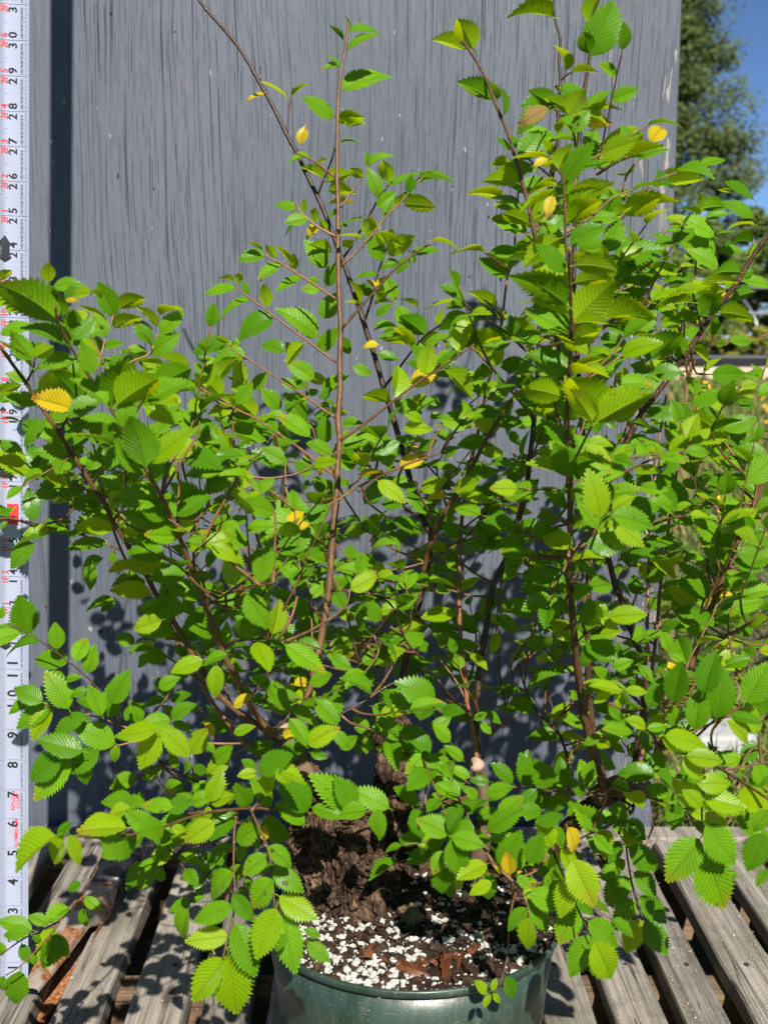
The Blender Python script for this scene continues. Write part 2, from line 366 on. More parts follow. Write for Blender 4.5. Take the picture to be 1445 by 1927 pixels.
M['grass'] = simple('meadow_grass', (0.10, 0.135, 0.030), 0.7, 0.2, 0.45, 9)
M['straw'] = simple('dry_straw', (0.20, 0.15, 0.065), 0.8, 0.2, 0.45, 60)
M['flower'] = simple('yellow_petals', (0.75, 0.42, 0.01), 0.6, 0.2, 0.15, 40)
def blades(name, spots, mats, label):
    mb = MB()
    for (x, y, h, w, m, lean) in spots:
        if m == 2:
            mb.add([(x + w * 1.2 * math.cos(q * 1.05), y + w * .7 * math.sin(q * 1.05), h + w * .9 * math.sin(q * 1.05)) for q in range(6)], [(0, 1, 2, 3, 4, 5)], 2); continue
        a = random.uniform(0, 6.28); b = random.uniform(0, 6.28); dx, dy = math.cos(a) * w, math.sin(a) * w
        lx, ly = math.cos(b) * lean * h, math.sin(b) * lean * h
        mb.add([(x - dx, y - dy, 0), (x + dx, y + dy, 0), (x + lx * .4 + dx * .7, y + ly * .4 + dy * .7, h * .55), (x + lx * .4 - dx * .7, y + ly * .4 - dy * .7, h * .55), (x + lx, y + ly, h)],
               [(0, 1, 2, 3), (3, 2, 4)], m)
    o = mb.build(name, mats); return tag(o, label, None, None, 'stuff')
rs = random.Random(3); sp_ = []
for i in range(9000):           # meadow beyond the board, densest where it can be seen
    y = 0.25 + 24 * rs.random() ** 2.2; x = (y + 1.25) * rs.uniform(0.20, 0.42)
    if rs.random() < 0.12: x = (y + 1.25) * rs.uniform(-0.5, 0.7)
    h = rs.uniform(0.03, 0.10) * (1 + y * .05); sp_.append((x, y, h, 0.0022 + 0.0012 * y, 0 if rs.random() < .80 else 1, rs.uniform(.2, 1.2)))
for i in range(16):
    y = 2.0 + 9 * rs.random() ** 1.3; x = (y + 1.25) * rs.uniform(0.22, 0.40)
    for q in range(5): sp_.append((x + rs.uniform(-.012, .012) * (1 + .15 * y), y, rs.uniform(.06, .2), 0.003 + .0008 * y, 2, .1))
blades('meadow_grass', sp_, [M['grass'], M['straw'], M['flower']], 'green and straw coloured meadow grass with yellow flowers')
sp_ = []
for i in range(2600):
    x = rs.uniform(-.5, .75); y = rs.uniform(-.62, .05)
    sp_.append((x, y, rs.uniform(.01, .05), .0016, 1 if rs.random() < .75 else 0, rs.uniform(.5, 2.5)))
for i in range(700):
    x = rs.choice([rs.gauss(-.155, .03), rs.gauss(-.09, .03)]); y = rs.uniform(-.55, -.28)
    sp_.append((x, y, rs.uniform(.05, .13), .0016, 0 if rs.random() < .5 else 1, rs.uniform(.1, .7)))
blades('undergrowth', sp_, [M['grass'], M['straw']], 'dry litter and grass under the pallet')

# far tree, hedge bushes
M['far_leaf'] = simple('far_tree_leaves', (0.062, 0.086, 0.020), 0.6, 0.3, 0.5, 1.1)
M['hedge_leaf'] = simple('hedge_leaves', (0.070, 0.105, 0.020), 0.6, 0.3, 0.5, 1.3)
M['shrub_leaf'] = simple('shrub_leaves', (0.165, 0.175, 0.022), 0.6, 0.3, 0.4, 2.0)
M['far_bark'] = simple('far_tree_bark', (0.08, 0.06, 0.045), 0.85, 0.2, 0.4, 3)
def leaf_cloud(mb, rg, c, r, n, s):
    for i in range(n):
        d = Vector((rg.gauss(0, 1), rg.gauss(0, 1), rg.gauss(0, 1))).normalized() * rg.random() ** .45
        p = Vector(c) + Vector((d.x * r[0], d.y * r[1], d.z * r[2]))
        a = Vector((rg.gauss(0, 1), rg.gauss(0, 1), rg.gauss(0, 1))).normalized(); b = a.orthogonal().normalized()
        q = s * rg.uniform(.6, 1.4)
        mb.add([p + a * q, p + b * q * .55, p - a * q, p - b * q * .55], [(0, 1, 2, 3)])
def tree(name, base, h, w, label, group, mat, seed, nclump, per, leaf, low=0.18, cat='tree'):
    rg = random.Random(seed); root = empty(name, base); tag(root, label, cat, group)
    tb = MB(); B = Vector(base)
    pts = [(B.x + rg.gauss(0, .06) * i, B.y + rg.gauss(0, .06) * i, B.z - .1 + h * .92 * i / 7, max(.02, h * .022 * (1 - i / 7.6))) for i in range(8)]
    tube(tb, catmull(pts, 3), 8)
    cl = MB()
    for i in range(nclump):
        t = low + (1 - low) * (i + rg.random()) / nclump
        prof = math.sin(math.pi * min(1, .14 + .86 * (1 - (t - low) / (1 - low)) ** .8)) ** .6 if t > low else 0
        rr = min(w, (1 - t) * w * 1.15 + .25) * math.sqrt(rg.uniform(.08, 1.0)); a = rg.uniform(0, 6.28)
        c = (B.x + math.cos(a) * rr * .8, B.y + math.sin(a) * rr * .8, B.z + h * t)
        s = w * rg.uniform(.15, .27)
        leaf_cloud(cl, rg, c, (s, s, s * .6), per, leaf)
        if i % 3 == 0:
            z0 = B.z + h * max(.1, t - .12); k = min(7, int(7 * max(.1, t - .12) / .92))
            tube(tb, [(pts[k][0], pts[k][1], z0, h * .006), ((pts[k][0] + c[0]) / 2, (pts[k][1] + c[1]) / 2, (z0 + c[2]) / 2 + .1, h * .004), (c[0], c[1], c[2], h * .002)], 5)
    tb.build('trunk', M['far_bark'], root, True); cl.build('crown', mat, root)
    return root
def gpt(px, dist): 
    d = ray(px, 640); return Vector((CAM.x + d.x * dist / d.y, CAM.y + dist, 0))
tree('evergreen_tree', gpt(1246, 42), 15.6, 4.7, 'tall dark evergreen tree rising behind the painted board against the sky', None, M['far_leaf'], 5, 170, 330, .09, .08)
hg = 'bushy trees behind the greenhouse frame'
for i, (px, ds, h, w, lb) in enumerate([(1330, 36, 3.9, 1.9, 'dark bushy tree directly beside the edge of the painted board'), (1405, 38, 4.6, 2.1, 'rounded olive tree behind the greenhouse hoop'), (1475, 34, 3.6, 2.0, 'bushy green tree at the right border behind the hoops'), (1640, 39, 4.4, 2.4, 'broad bushy tree in the row beyond the right border'), (1830, 36, 3.9, 2.3, 'bushy tree in the row well beyond the right border'), (2050, 40, 4.8, 2.6, 'farthest right bushy tree of the row behind the meadow'), (1270, 34, 3.0, 1.6, 'low dark tree mostly hidden by the painted board')]):
    tree('bushy_tree', gpt(px, ds), h, w, lb, hg, M['hedge_leaf'], 20 + i, 26, 300, .10, .06)
for i, (px, ds, h, w, lb) in enumerate([(1395, 24, .75, .55, 'yellow green shrub in front of the greenhouse frame, near its hoop'), (1345, 25, .65, .5, 'yellow green shrub beside the painted board edge'), (1445, 23, .8, .6, 'yellow green shrub at the right border of the meadow'), (1500, 25, .7, .6, 'yellow green shrub just beyond the right border')]):
    tree('flowering_shrub', gpt(px, ds), h, w, lb, 'yellow green shrubs in the meadow', M['shrub_leaf'], 40 + i, 14, 170, .05, .12, 'shrub')

# greenhouse hoops
M['pipe'] = simple('galvanised_pipe', (0.20, 0.215, 0.23), 0.35, 0.5, 0.15, 8, 0.6)
gh = empty('greenhouse_frame', gpt(1430, 27)); tag(gh, 'bare greenhouse frame of galvanised hoops and rails without plastic', 'greenhouse')
GB = gpt(1432, 27); dirx = Vector((.97, .24, 0)); dirn = Vector((-.50, .87, 0))
hoops = []
for k in range(-2, 4):
    b = GB + dirx * (k * 1.9); pts = []
    for i in range(13):
        a = math.pi * i / 12; r = 2.0
        pp = b + dirn * (r * (1 - math.cos(a))); pts.append((pp.x, pp.y, 1.95 * math.sin(a) ** .8 if 0 < i < 12 else -.05, .036))
    hb = MB(); tube(hb, catmull(pts, 3), 8); hb.build('hoop', M['pipe'], gh, True)
for (i, zz) in ((2, 0), (4, 0), (6, 0)):
    a = math.pi * i / 12; off = dirn * (2.0 * (1 - math.cos(a))); z = 1.95 * math.sin(a) ** .8 + .05
    p0 = GB + off - dirx * 4.4; p1 = GB + off + dirx * 6.5
    pb = MB(); tube(pb, [(p0.x, p0.y, z, .034), (p1.x, p1.y, z, .034)], 8); pb.build('rail', M['pipe'], gh, True)

# raised bed far right
bed = empty('raised_bed', gpt(1340, 17.6)); tag(bed, 'low raised bed with pale timber side and black top in the meadow', 'raised bed')
bp = gpt(1340, 17.6)
M['pale_board'] = mat_wood('pale_timber', (0.36, 0.27, 0.19), (0.62, 0.50, 0.38), axis='X', dirt=.3)
link('board', bevel_box('board', 3.6, .05, .20, .008), bed, M['pale_board'], Matrix.Translation(bp + Vector((.3, 0, .10))))
link('dark_top', bevel_box('dark_top', 3.5, .9, .17, .02), bed, M['vinyl'], Matrix.Translation(bp + Vector((.3, .5, .285))))  # plain black box forming the dark band above the board
M['stone'] = simple('pale_concrete', (0.36, 0.37, 0.37), 0.8, 0.2, 0.12, 30)
cb = atz(1352, 1462, 0.0)
tag(link('concrete_block', bevel_box('concrete_block', .10, .09, .065, .006), None, M['stone'], Matrix.Translation(cb + Vector((.01, .045, .0325))) @ Matrix.Rotation(R(8), 4, 'Z')),
    'white painted concrete block on the ground beyond the pallet', 'block')

# small pine behind the right side
pn = atz(1420, 1330, 0.0); pine = empty('pine_seedling', pn); tag(pine, 'dark green pine seedling with long needles at the right border', 'pine')
M['needle'] = simple('pine_needles', (0.040, 0.060, 0.022), 0.5, 0.35, 0.4, 20)
nb = MB(); tb = MB(); rg = random.Random(11)
tube(tb, catmull([(pn.x, pn.y, -.02, .007), (pn.x + .01, pn.y, .08, .006), (pn.x - .01, pn.y + .01, .17, .004), (pn.x, pn.y, .24, .002)], 4), 7)
for q in range(13):
    z0 = .05 + .19 * q / 12; a = q * 2.4; e = Vector((pn.x + math.cos(a) * .09, pn.y + math.sin(a) * .09, z0 + .05))
    s0 = Vector((pn.x, pn.y, z0)); tube(tb, [(*s0, .003), (*e, .0015)], 5)
    for i in range(70):
        t = rg.uniform(.2, 1.0); b = s0.lerp(e, t); d = Vector((math.cos(a) * .7 + rg.gauss(0, .6), math.sin(a) * .7 + rg.gauss(0, .6), .35 + rg.gauss(0, .5))).normalized()
        L = rg.uniform(.05, .09); w = d.orthogonal().normalized() * .0008
        nb.add([b - w, b + w, b + d * L], [(0, 1, 2)])
tb.build('trunk', M['far_bark'], pine, True); tag(nb.build('needles', M['needle'], pine), None, None, None, 'stuff')

# ------------------------------------------------------------------ painted board behind the plant
WX0, WX1, WZ1 = -.85, .303, 1.35
wall = link('painted_board', bevel_box('painted_board', WX1 - WX0, .022, WZ1 - .06, .0015, 1), None, M['wall'], Matrix.Translation(((WX0 + WX1) / 2, WALL_Y + .011, (WZ1 + .06) / 2)))
tag(wall, 'weathered grey painted plywood board standing upright behind the potted elm', 'board')

# ------------------------------------------------------------------ pallet
pallet = empty('wooden_pallet', (0, -.4, 0)); tag(pallet, 'weathered grey wooden slat pallet under the potted elm', 'pallet')
ST = .017
rp = random.Random(5)
def slat_mesh(w, L, t, seed):
    rg = random.Random(seed); nx, ny = 5, 26; v = []; f = []
    e0 = [noise.noise(Vector((seed * 3.1, j * .35, 0))) * .0012 for j in range(ny + 1)]; e1 = [noise.noise(Vector((seed * 3.1 + 50, j * .35, 0))) * .0012 for j in range(ny + 1)]
    bow = rg.uniform(-.0015, .0015)
    prof = [(-1, -1), (-1, .72), (-.93, 1), (-.4, 1.02), (.4, 1.0), (.93, 1), (1, .72), (1, -1)]
    for j in range(ny + 1):
        y = -L / 2 + L * j / ny
        for (a, b) in prof:
            x = a * w / 2 + (e0[j] if a < 0 else e1[j]) + bow * math.sin(j / ny * 3.1)
            z = b * t / 2 + (noise.noise(Vector((a * 2 + seed, j * .5, 3))) * .0009 if b > .5 else 0)
            v.append((x, y, z))
    n = len(prof)
    for j in range(ny):
        for k in range(n):
            k2 = (k + 1) % n; f.append((j * n + k, j * n + k2, (j + 1) * n + k2, (j + 1) * n + k))
    f.append(tuple(range(n))); f.append(tuple(ny * n + k for k in range(n))[::-1])
    me = mesh('slat', v, f, False); me.materials.append(M['slat']); return me
y_back = atz(722, 1584, PAL).y; y_front = -.62
slat_x = [(-.565, .041), (-.502, .043), (-.439, .040), (-.375, .042), (-.311, .042), (-.2497, .0405), (-.188, .046), (-.130, .041), (-.073, .042), (-.017, .040), (.039, .042), (.095, .041), (.151, .042), (.2065, .042), (.260, .037), (.320, .045), (.379, .041), (.437, .042), (.495, .041), (.553, .043)]
for k, (x, w) in enumerate(slat_x):
    L = y_back - y_front
    link('slat', slat_mesh(w, L, ST, k + 20), pallet, None,
         Matrix.Translation((x, (y_back + y_front) / 2, PAL - ST / 2 + rp.uniform(-.0008, .0003))) @ Matrix.Rotation(R(.7 + rp.uniform(-.25, .25)), 4, 'Z') @ Matrix.Rotation(R(rp.uniform(-.8, .8)), 4, 'Y'))
link('back_board', bevel_box('back_board', 1.5, .030, .02, .002), pallet, M['slat'], Matrix.Translation((.1, y_back + .018, PAL - .007)))
for (yy, zz, hh, dd) in ((-.055, PAL - ST - .045, .085, .035), (-.30, PAL - ST - .045, .085, .035), (-.58, PAL - ST - .045, .085, .035)):
    link('stringer', bevel_box('stringer', 1.5, dd, hh, .003), pallet, M['under'], Matrix.Translation((.1, yy, zz)))
for (yy) in (-.19, -.44):
    link('bottom_board', bevel_box('bottom_board', 1.5, .07, .014, .002), pallet, M['under'], Matrix.Translation((.1, yy, .022)))

# ------------------------------------------------------------------ tape measure
IN = .0254; DT = .905
tp0 = at(55, 1706, DT); tp1 = at(57, 75.7, DT)
t_up = (tp1 - tp0).normalized(); t0 = tp0 - t_up * (3 * IN)
tape = empty('tape_measure', t0); tag(tape, 'white metal tape measure standing upright beside the potted elm', 'tape measure')
TW = .0234; SAG = .0030
t_x = Vector((1, 0, 0)); t_x = (t_x - t_up * t_x.dot(t_up)).normalized(); t_n = t_x.cross(t_up)   # t_n points towards the camera side (-Y)
if t_n.y > 0: t_n = -t_n
def tpos(x, s, lift=0.0):   # x: 0 at the right edge, negative leftwards
    c = (x + TW / 2) / (TW / 2); d = SAG * (c * c)
    return t0 + t_x * x + t_up * s + t_n * (d + lift)
mb = MB(); v = []; f = []; nx, ns = 12, 40; L0, L1 = .004, 52 * IN
for side in (0, 1):
    for j in range(ns + 1):
        for i in range(nx + 1): v.append(tpos(-TW + TW * i / nx, L0 + (L1 - L0) * j / ns, -.0004 * side))
n = nx + 1; q0 = n * (ns + 1)
for j in range(ns):
    for i in range(nx):
        a = j * n + i; f.append((a, a + 1, a + n + 1, a + n)); f.append((q0 + a + n, q0 + a + n + 1, q0 + a + 1, q0 + a))
    a = j * n; f.append((a + n, q0 + a + n, q0 + a, a)); a = j * n + nx; f.append((a, q0 + a, q0 + a + n, a + n))
mb.add(v, f); mb.build('blade', M['tape'], tape, True)
TXT = {}
def text_mesh(s):
    if s not in TXT:
        cu = bpy.data.curves.new('t', 'FONT'); cu.body = s; cu.align_x = 'CENTER'; cu.align_y = 'CENTER'; cu.size = 1.0; cu.resolution_u = 3
        cu.offset = .022 if len(s) < 3 or s.isupper() else .008
        o = bpy.data.objects.new('t', cu); col.objects.link(o)
        dg = bpy.context.evaluated_depsgraph_get(); dg.update(); me = bpy.data.meshes.new_from_object(o.evaluated_get(dg))
        TXT[s] = ([tuple(q.co) for q in me.vertices], [tuple(p.vertices) for p in me.polygons])
        bpy.data.objects.remove(o); bpy.data.curves.remove(cu)
    return TXT[s]
def put(mb, s, xc, sc, size, lift=.00018, sx=1.0):   # text reads upwards, glyph tops to the left
    vv, ff = text_mesh(s)
    mb.add([tpos(xc - y * size, sc + x * size * sx, lift) for (x, y, z) in vv], ff)
pxm = .905 / 2188 * .98     # metres per photograph pixel on the tape near the horizon
nb = MB(); rb = MB(); kb = MB(); gb = MB(); wb = MB(); pb2 = MB()
for k in range(1, 34):
    s = k * IN
    if k < 10: put(nb, str(k), -32 * pxm, s - .0045, .0115)
    elif k < 12: put(nb, str(k)[0], -32 * pxm, s - .0052, .0115); put(nb, str(k)[1], -32 * pxm, s + .0052, .0115)
    elif k == 16: pass
    else: put(nb, str(k)[0], -31 * pxm, s - .0038, .0088); put(nb, str(k)[1], -31 * pxm, s + .0038, .0088)
    if k > 12 and k % 12 and k != 16:
        put(rb, '%dF %d' % (k // 12, k % 12), -46 * pxm, s - .0005, .0066, sx=.95)
    if k in (12, 24):
        c = -46 * pxm
        pts = [(-.0042, -.007), (-.0042, .004), (-.0075, .004), (0, .0135), (.0060, .004), (.0042, .004), (.0042, -.007), (.0062, -.0075), (0, -.012), (-.0065, -.0075)]
        kb.add([tpos(c + a * .8, s + b * .8, .00014) for a, b in pts], [(0, 1, 6), (1, 5, 6), (1, 2, 3), (1, 3, 5), (3, 4, 5), (0, 6, 7), (0, 7, 8), (0, 8, 9)])
        put(wb, '%dF' % (k // 12), c, s - .001, .0068, .00024)
    if k == 16:
        c = -31 * pxm
        rb.add([tpos(c + a, s + b, .00014) for a, b in ((-.005, -.0085), (.004, -.0085), (.004, .0075), (-.005, .0075))], [(0, 1, 2, 3)])
        put(wb, '1', c, s - .0040, .0092, .00024); put(wb, '6', c, s + .0032, .0092, .00024)
        put(rb, '1F 4', -46 * pxm, s - .001, .0066, sx=.95)
put(rb, 'KOMELON', -26 * pxm, 5.52 * IN, .0040, sx=1.25)
put(pb2, 'NYLON', -32 * pxm, 6.62 * IN, .0044, sx=1.1); put(pb2, 'COAT', -22 * pxm, 6.62 * IN, .0044, sx=1.1)
for dm in (19.2,): kb.add([tpos(-50 * pxm + a, dm * IN + b, .00014) for a, b in ((-.0024, 0), (0, -.0026), (.0024, 0), (0, .0026))], [(0, 1, 2, 3)])
fr = ['1/8', '1/4', '3/8', '1/2', '5/8', '3/4', '7/8']
for k in range(0, 33):
    for j, t in enumerate(fr): put(gb, t, -14.5 * pxm, (k + (j + 1) / 8) * IN - .0008, .0026 if j % 2 == 0 else .0031)
tk = MB()
def tick(mb, x0, x1, s, w):
    n = 4; v = []
    for i in range(n + 1):
        x = x0 + (x1 - x0) * i / n; v += [tpos(x, s - w, .00012), tpos(x, s + w, .00012)]
    mb.add(v, [(2 * i, 2 * i + 2, 2 * i + 3, 2 * i + 1) for i in range(n)])
for i in range(1, 33 * 16):
    s = i / 16 * IN
    if i % 16 == 0: tick(tk, -.0003, -TW + .0003, s, .00012)
    else: tick(tk, -.0003, -(.0042 if i % 8 == 0 else .0034 if i % 4 == 0 else .0046 if i % 2 == 0 else .0030), s, .00010)
    tick(tk, -TW + .0003, -TW + (.0068 if i % 8 == 0 else .0050), s, .00010)
    tick(tk, -TW + .0003, -TW + .0036, s + IN / 32, .00009)
for nm, b, m in (('inch_numbers', nb, 'ink_black'), ('foot_numbers', rb, 'ink_red'), ('foot_arrows', kb, 'ink_black'), ('arrow_lettering', wb, 'tape'), ('fraction_numbers', gb, 'ink_grey'), ('coating_lettering', pb2, 'ink_red'), ('graduation_marks', tk, 'ink_grey')):
    tag(b.build(nm, M[m], tape), None, None, None, 'stuff')

M['crumb'] = simple('pale_crumbs', (0.30, 0.27, 0.22), 0.9, 0.2, 0.4, 200)
cm = MB(); rc = random.Random(8); cv = [(1, 0, 0), (-.5, .8, 0), (-.5, -.8, 0), (0, 0, .8)]
for i in range(1500):
    (x, w) = slat_x[rc.choice([13, 14, 15, 13, 14, 15, 12, 6, 5, 16])]; x += rc.uniform(-.45, .45) * w; y = rc.uniform(-.52, -.09); q = rc.uniform(.0003, .0011) if rc.random() < .93 else rc.uniform(.001, .002)
    a = rc.uniform(0, 6.28); cm.add([(x + q * (u * math.cos(a) - v_ * math.sin(a)), y + q * (u * math.sin(a) + v_ * math.cos(a)), PAL + .0004 + q * z_) for (u, v_, z_) in cv], [(0, 1, 3), (1, 2, 3), (2, 0, 3)])
tag(cm.build('crumbs', M['crumb']), 'pale crumbs of potting grit scattered on the slats', None, None, 'stuff')
M['nail'] = simple('dark_nail', (0.035, 0.028, 0.024), 0.5, 0.4, 0.3)
for (x, w) in slat_x:
    for yy in (-.058, -.30):
        nb_ = MB(); c0 = Vector((x + rp.uniform(-.006, .006), yy, PAL)); 
        tube(nb_, [(c0.x, c0.y, PAL - .004, .0022), (c0.x, c0.y, PAL + .0007, .0022)], 10); nb_.build('nail_head', M['nail'], pallet, False)
# ------------------------------------------------------------------ spring clamp on the slats
A0 = atz(58, 1868, PAL + .012); A1 = atz(238, 1622, PAL + .014)
clamp = empty('spring_clamp', A0); tag(clamp, 'rusty steel spring clamp with a black vinyl tip lying on the slats', 'clamp')
ax = (A1 - A0); Lc = ax.length; ax.normalize(); sx_ = ax.cross(Vector((0, 0, 1))).normalized(); uz = sx_.cross(ax)
def cl(a, b, c): return A0 + ax * a + sx_ * b + uz * c
def plate(name, sections, th, mat):    # sections: (along, z, [(b,c)...] cross profile) thick shell
    mb = MB(); n = len(sections[0][1]); v = []
    for sgn in (0, 1):
        for (a, prof) in sections:
            for (b, c) in prof: v.append(cl(a, b * (1 - sgn * .08), c - sgn * th))
    m = len(sections); f = []
    for j in range(m - 1):
        for i in range(n - 1):
            q = j * n + i; f.append((q, q + 1, q + n + 1, q + n)); q += m * n; f.append((q + n, q + n + 1, q + 1, q))
        for i in (0, n - 1):
            q = j * n + i; f.append((q, q + n, q + n + m * n, q + m * n))
    for j in (0, m - 1):
        for i in range(n - 1):
            q = j * n + i; f.append((q, q + 1, q + 1 + m * n, q + m * n))
    mb.add(v, f); return mb.build(name, M[mat], clamp, False)
W = .0135
def prof(w, d, up): return [(-w * 1.02, up - d), (-w, up - d * .4), (-w * .9, up), (-w * .4, up + .001), (w * .4, up + .001), (w * .9, up), (w, up - d * .4), (w * 1.02, up - d)]
plate('upper_arm', [(0, prof(.007, .003, .004)), (.02, prof(.009, .004, .006)), (.05 * 1, prof(.012, .006, .010)), (Lc * .42, prof(.0135, .008, .013)), (Lc * .55, prof(.014, .022, .013)), (Lc * .62, prof(.014, .024, .012)), (Lc * .70, prof(.0135, .010, .010)), (Lc * .80, prof(.010, .004, .005))], .0016, 'steel')
plate('lower_arm', [(.01, prof(.007, -.003, -.032)), (.05, prof(.011, -.006, -.030)), (Lc * .45, prof(.0125, -.012, -.024)), (Lc * .6, prof(.0125, -.018, -.018)), (Lc * .8, prof(.011, -.006, -.022))], .0016, 'rust')
tb = MB(); pts = []
tipm = MB(); v = []; f = []
secs = [(Lc * .74, .013, .008), (Lc * .76, .0175, .011), (Lc * .88, .0195, .0125), (Lc * .97, .0185, .012), (Lc * 1.03, .014, .009), (Lc * 1.05, .006, .004)]
for (a, w, h) in secs:
    for k in range(16):
        an = 2 * math.pi * k / 16; cx = math.copysign(abs(math.cos(an)) ** .6, math.cos(an)); cz = math.copysign(abs(math.sin(an)) ** .6, math.sin(an))
        v.append(cl(a, cx * w, .005 + cz * h))
for j in range(len(secs) - 1):
    for k in range(16): f.append((j * 16 + k, j * 16 + (k + 1) % 16, (j + 1) * 16 + (k + 1) % 16, (j + 1) * 16 + k))
f.append(tuple(range(16))[::-1]); f.append(tuple((len(secs) - 1) * 16 + k for k in range(16)))
tipm.add(v, f); tipm.build('vinyl_tip', M['vinyl'], clamp, True)
rv = MB(); p0 = cl(Lc * .58, -.0165, -.004); p1 = cl(Lc * .58, .0165, -.004); tube(rv, [(*p0, .0028), (*p1, .0028)], 12); rv.build('pivot_pin', M['rust'], clamp, True)

# ------------------------------------------------------------------ pot and potting mix
PC = Vector((.0195, CAM.y + .784, PAL)); PR = .1062; PH = .136
pot = empty('plant_pot', PC); tag(pot, 'round dark green plastic nursery pot on the pallet', 'pot')
def lathe(name, prof, seg, mat, parent, smooth=True, wob=0.0):
    mb = MB(); v = []; f = []
    for (r, z) in prof:
        for k in range(seg):
            a = 2 * math.pi * k / seg; rr = r * (1 + wob * math.cos(2 * a + .6)); v.append((PC.x + rr * math.cos(a), PC.y + rr * math.sin(a), PC.z + z))
    for j in range(len(prof) - 1):
        for k in range(seg): f.append((j * seg + k, j * seg + (k + 1) % seg, (j + 1) * seg + (k + 1) % seg, (j + 1) * seg + k))
    mb.add(v, f); o = mb.build(name, mat, parent, smooth); return o
lathe('pot_body', [(.001, .003), (.084, .003), (.0865, .0005), (.089, .003), (.0925, .045), (.0975, .095), (.1030, PH - .006), (.1018, PH - .006), (.0960, .09), (.088, .01), (.001, .008)], 96, M['pot'], pot, True, .012)
lathe('rim', [(.1032, PH - .0065), (.1052, PH - .0058), (.1064, PH - .0035), (.1064, PH - .0012), (.1056, PH), (.1040, PH - .0002), (.1026, PH - .002), (.1020, PH - .0065)], 96, M['pot'], pot, True, .012)
SZ = PAL + PH - .0075
def soil_h(x, y):
    r = math.hypot(x - PC.x, y - PC.y) / PR
    return SZ + .010 * max(0, 1 - r * r) + noise.noise(Vector((x * 60, y * 60, 0))) * .0030 + noise.noise(Vector((x * 200, y * 200, 4))) * .0014
mb = MB(); v = [(PC.x, PC.y, soil_h(PC.x, PC.y))]; f = []; NR, NA = 34, 110
for j in range(1, NR + 1):
    r = .1016 * j / NR
    for k in range(NA):
        a = 2 * math.pi * k / NA; x, y = PC.x + r * math.cos(a), PC.y + r * math.sin(a); v.append((x, y, soil_h(x, y)))
for k in range(NA): f.append((0, 1 + k, 1 + (k + 1) % NA))
for j in range(NR - 1):
    for k in range(NA):
        a = 1 + j * NA; f.append((a + k, a + NA + k, a + NA + (k + 1) % NA, a + (k + 1) % NA))
mb.add(v, f); soil = mb.build('potting_soil', M['soil'], None, True); tag(soil, 'dark bark potting soil with white perlite filling the pot', 'soil', None, 'stuff')
ico = bmesh.new(); bmesh.ops.create_icosphere(ico, subdivisions=1, radius=1.0); IV = np.array([q.co[:] for q in ico.verts]); IF = [tuple(w.index for w in q.verts) for q in ico.faces]; ico.free()
ico = bmesh.new(); bmesh.ops.create_icosphere(ico, subdivisions=2, radius=1.0); IV2 = np.array([q.co[:] for q in ico.verts]); IF2 = [tuple(w.index for w in q.verts) for q in ico.faces]; ico.free()
def bits(n, smin, smax, flat, rg, dens, lift):
    mb = MB(); c = 0
    while c < n:
        a = rg.uniform(0, 6.28); r = .1005 * math.sqrt(rg.random()); x, y = PC.x + r * math.cos(a), PC.y + r * math.sin(a)
        if rg.random() > dens(x, y): continue
        s = smin + (smax - smin) * rg.random() ** 3.4
        V = IV.copy() if s < .0022 else IV2.copy(); FF = IF if s < .0022 else IF2
        ph = rg.random() * 50
        V *= np.array([1 + .45 * noise.noise(Vector((q[0] * 1.6 + ph, q[1] * 1.6, q[2] * 1.6))) for q in V])[:, None]
        m = Matrix.Rotation(rg.uniform(0, 6.28), 3, 'Z') @ Matrix.Rotation(rg.uniform(-.7, .7), 3, 'X')
        V = (V * np.array([s, s * rg.uniform(.55, 1), s * flat * rg.uniform(.7, 1.1)])) @ np.array(m).T
        z = soil_h(x, y) + s * lift; V += np.array([x, y, z]); mb.add(V, FF); c += 1
    return mb
rg = random.Random(21)
dens_p = lambda x, y: (min(1, .10 + 1.0 * max(0, noise.noise(Vector((x * 38, y * 38, 9))) + .2)) * (1.0 if (y - PC.y) < -.01 else .35) * (1.7 if x < PC.x - .01 and y < PC.y - .02 else .75))
tag(bits(2300, .0005, .0031, .75, rg, dens_p, .35).build('perlite', M['perlite'], soil, False), None, None, None, 'stuff')
M['chip'] = mat_bark('bark_chips', [(0.3, (0.010, 0.006, 0.004)), (0.5, (0.034, 0.019, 0.012)), (0.7, (0.10, 0.055, 0.033))], 200, .8)
tag(bits(2300, .0008, .0046, .5, rg, lambda x, y: .8, .3).build('bark_bits', M['chip'], soil, False), None, None, None, 'stuff')

lt = MB()
for i in range(34):
    a = rg.uniform(0, 6.28); r = .085 * math.sqrt(rg.random()); x, y = PC.x + r * math.cos(a), PC.y + r * math.sin(a); b = rg.uniform(0, 6.28); L = rg.uniform(.010, .030); w = rg.uniform(.0003, .0008)
    tube(lt, catmull([(x + math.cos(b) * L * q + rg.gauss(0, .0012), y + math.sin(b) * L * q + rg.gauss(0, .0012), soil_h(x, y) + .0025 + rg.uniform(0, .002), w) for q in (-.5, 0, .5)], 3), 5)
tag(lt.build('twig_litter', M['chip'], soil, True), None, None, None, 'stuff')

